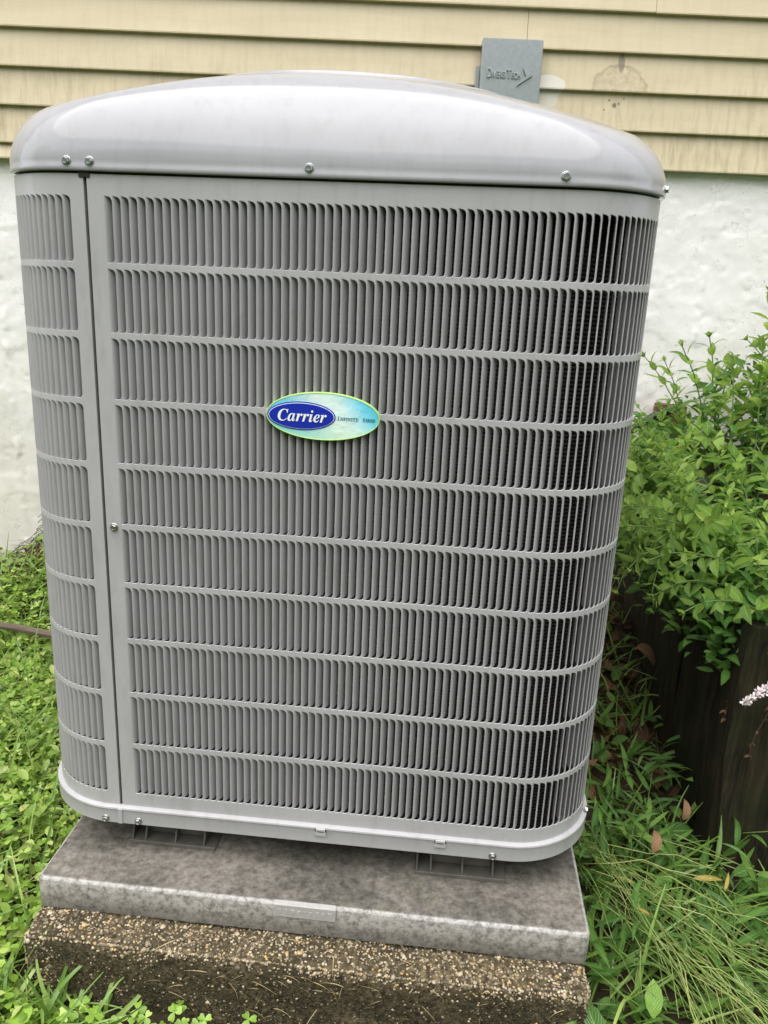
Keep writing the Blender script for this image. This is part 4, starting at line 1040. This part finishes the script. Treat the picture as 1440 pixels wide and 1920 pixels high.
# named single plants near the footing
tri_me = mesh('leaf', TRI[0], TRI[1], CLOVER, True, TRI[2])
def clover_plant(loc, n_, seed, lab):
    r = np.random.default_rng(seed); root = empty('clover_plant', loc); tag(root, lab, 'clover', 'clover sprigs at the foot of the concrete block')
    mb = MB()
    for k in range(n_):
        a = r.uniform(0, 6.28); L_ = r.uniform(.03, .065); tip = np.array([math.cos(a)*L_*.6, math.sin(a)*L_*.5, L_*.8]); mb.tube([(0, 0, 0), tip*np.array([.35, .35, .6]), tip], .0007, 4)
        put(tri_me, 'leaf', root, tip, (math.cos(a+1), math.sin(a+1), .2), (r.normal(0, .3), -.45+r.normal(0, .3), 1), r.uniform(.010, .0145))
    mb.build('stalks', STEM, root)
for k, (x, y, n_, lab) in enumerate(((-.235, -.622, 7, 'leftmost clover sprig against the dark face of the concrete block'), (-.170, -.627, 8, 'bushiest clover sprig in front of the concrete block'), (-.115, -.620, 6, 'small clover sprig right of the bushy one at the block'),
                                     (-.060, -.612, 3, 'lone thin clover sprig near the middle of the block'), (.09, -.622, 3, 'tiny clover sprig at the bottom edge below the pad plate'))):
    clover_plant((x, y, float(gz(x, y))-.005), n_, 800+k, lab)
def grass_tuft(loc, n_, seed, lab):
    r = np.random.default_rng(seed); root = empty('grass_tuft', loc); tag(root, lab, 'grass', 'grass tufts at the left end of the concrete block')
    for k in range(n_):
        me = gb_me[r.integers(0, 5)]; put(me, 'blade', root, (r.normal(0, .01), r.normal(0, .008), 0), (r.normal(0, .45), r.normal(-.05, .35), 1), (r.normal(0, .3), -1, .2), r.uniform(.08, .15))
def wide(t): v, f, uv = t; v = v.copy(); v[:, 1] *= 1.7; return v, f, uv
gb_me = [mesh('blade', *wide(t)[:2], GRASS, True, t[2]) for t in BLADE_T]
for k, (x, y, lab) in enumerate(((-.345, -.612, 'leafy grass tuft at the left front corner of the concrete block'), (-.285, -.607, 'tall grass tuft with bent blades against the block face'), (-.41, -.62, 'sparse grass tuft left of the block corner'))):
    grass_tuft((x, y, float(gz(x, y))), 9, 850+k, lab)
rd_me = mesh('leaf', *leaf_tpl('round', .3, .2, 8)[:2], CLOVER, True, leaf_tpl('round', .3, .2, 8)[2])
bw = empty('broadleaf_weed', (-.405, -.628, float(gz(-.405, -.628)))); tag(bw, 'round-leaved weed in the lower left corner beside the block', 'weed')
mb = MB()
for k, (dx, dy, z, s_) in enumerate(((-.02, -.02, .04, .036), (.022, -.012, .038, .034), (-.045, .0, .05, .03), (.0, -.04, .03, .032), (.035, -.035, .028, .028), (-.035, -.045, .03, .032))):
    mb.tube([(0, 0, 0), (dx*.6, dy*.6, z*.7), (dx, dy, z)], .001, 4); put(rd_me, 'leaf', bw, (dx, dy, z), (dx*8+.1, dy*8-.1, .1), (0, -.35, 1), s_)
mb.build('stalks', STEM, bw)
# ---- odds and ends
mb = MB(); mb.tube([(-1.9, .60, -.07), (-1.3, .478, -.062), (-.95, .414, -.050), (-.70, .372, -.058), (-.42, .33, -.07)], [.011, .0105, .010, .0105, .010], 8)
tag(mb.build('wooden_pole', POLE, None), 'thin weathered wooden pole lying across the clover behind the unit', 'pole')
mb = MB()
for k in range(90):
    a = RNG.uniform(2.2, 4.6); r0 = RNG.uniform(.02, .10); c0 = np.array([-1.06+RNG.normal(0, .06), .93+RNG.normal(0, .035), 0]); c0[2] = gz(c0[0], c0[1])-.01
    L_ = RNG.uniform(.06, .16); el = RNG.uniform(.3, 1.2)
    mb.tube([c0+np.array([math.cos(a)*L_*q*math.cos(el), math.sin(a)*L_*q*.3, L_*(q*math.sin(el)-.75*q*q)+.02]) for q in np.linspace(0, 1, 5)], .0010, 4)
tag(obj('dry_roots', mesh('dry_roots', mb.V, mb.F, TWIG)), 'wiry dark dry stems arching over the earth heap by the white wall', 'dry stems', kind='stuff')
n = 1500; P = np.stack([RNG.uniform(-1.35, -.65, n), RNG.uniform(.70, .99, n), np.zeros(n)], -1); P[:, 2] = gz(P[:, 0], P[:, 1])+RNG.uniform(0, .02, n)
stuff('heap_litter', [leaf_tpl('mint', 1.8, .6, 4, .5), leaf_tpl('lance', 1.2, .5, 4, .6)], P, rdir(n, -.3, .8), rup(n, .6), RNG.uniform(.012, .035, n), LITTER, 'brown dead stems and leaf scraps on the earth heap', 'litter')
# dry clippings on the ledge and face of the footing
P = []; D = []
for k in range(120):
    if k % 5 > 2: continue
    if k < 60: P.append((RNG.normal(.10, .13), -.580+RNG.normal(0, .003), -.075-abs(RNG.normal(0, .02)))); D.append((RNG.normal(0, 1), -.15, RNG.normal(0, .5)))
    elif k < 85: P.append((RNG.uniform(-.35, .42), -.548+RNG.normal(0, .012), -.0545)); D.append((RNG.normal(0, 1), RNG.normal(0, .7), .02))
    else: P.append((RNG.uniform(-.38, .42), -.583, RNG.uniform(-.15, -.085))); D.append((RNG.normal(0, 1), -.1, RNG.normal(0, .5)))
n = len(P); stuff('dry_clippings', BLADE_T[:2], P, D, rup(n), RNG.uniform(.012, .04, n), STRAW, 'dry grass clippings stuck to the concrete block', 'clippings')
mb = MB(); mb.tube([(.02, -.585, -.050), (-.01, -.563, -.048), (-.035, -.54, -.05)], .0009, 4)
# ---- woodland across the lawn behind the viewer, mirrored in the glossy cap
n = 5600; a = RNG.uniform(-1.3, 1.3, n); rr = RNG.uniform(9, 13, n); hh = 6.2+1.6*fbm(a*6, a*0+2, 3, 91)
P = np.stack([rr*np.sin(a)*1.3, -rr*np.cos(a)-1.0, hh*RNG.random(n)**.8], -1)
stuff('woodland', OVAL_T[:2], P, rdir(n, -.6, .8), rup(n, .8), RNG.uniform(.6, 1.1, n), MINTD, 'leafy woodland edge across the lawn', 'woodland')
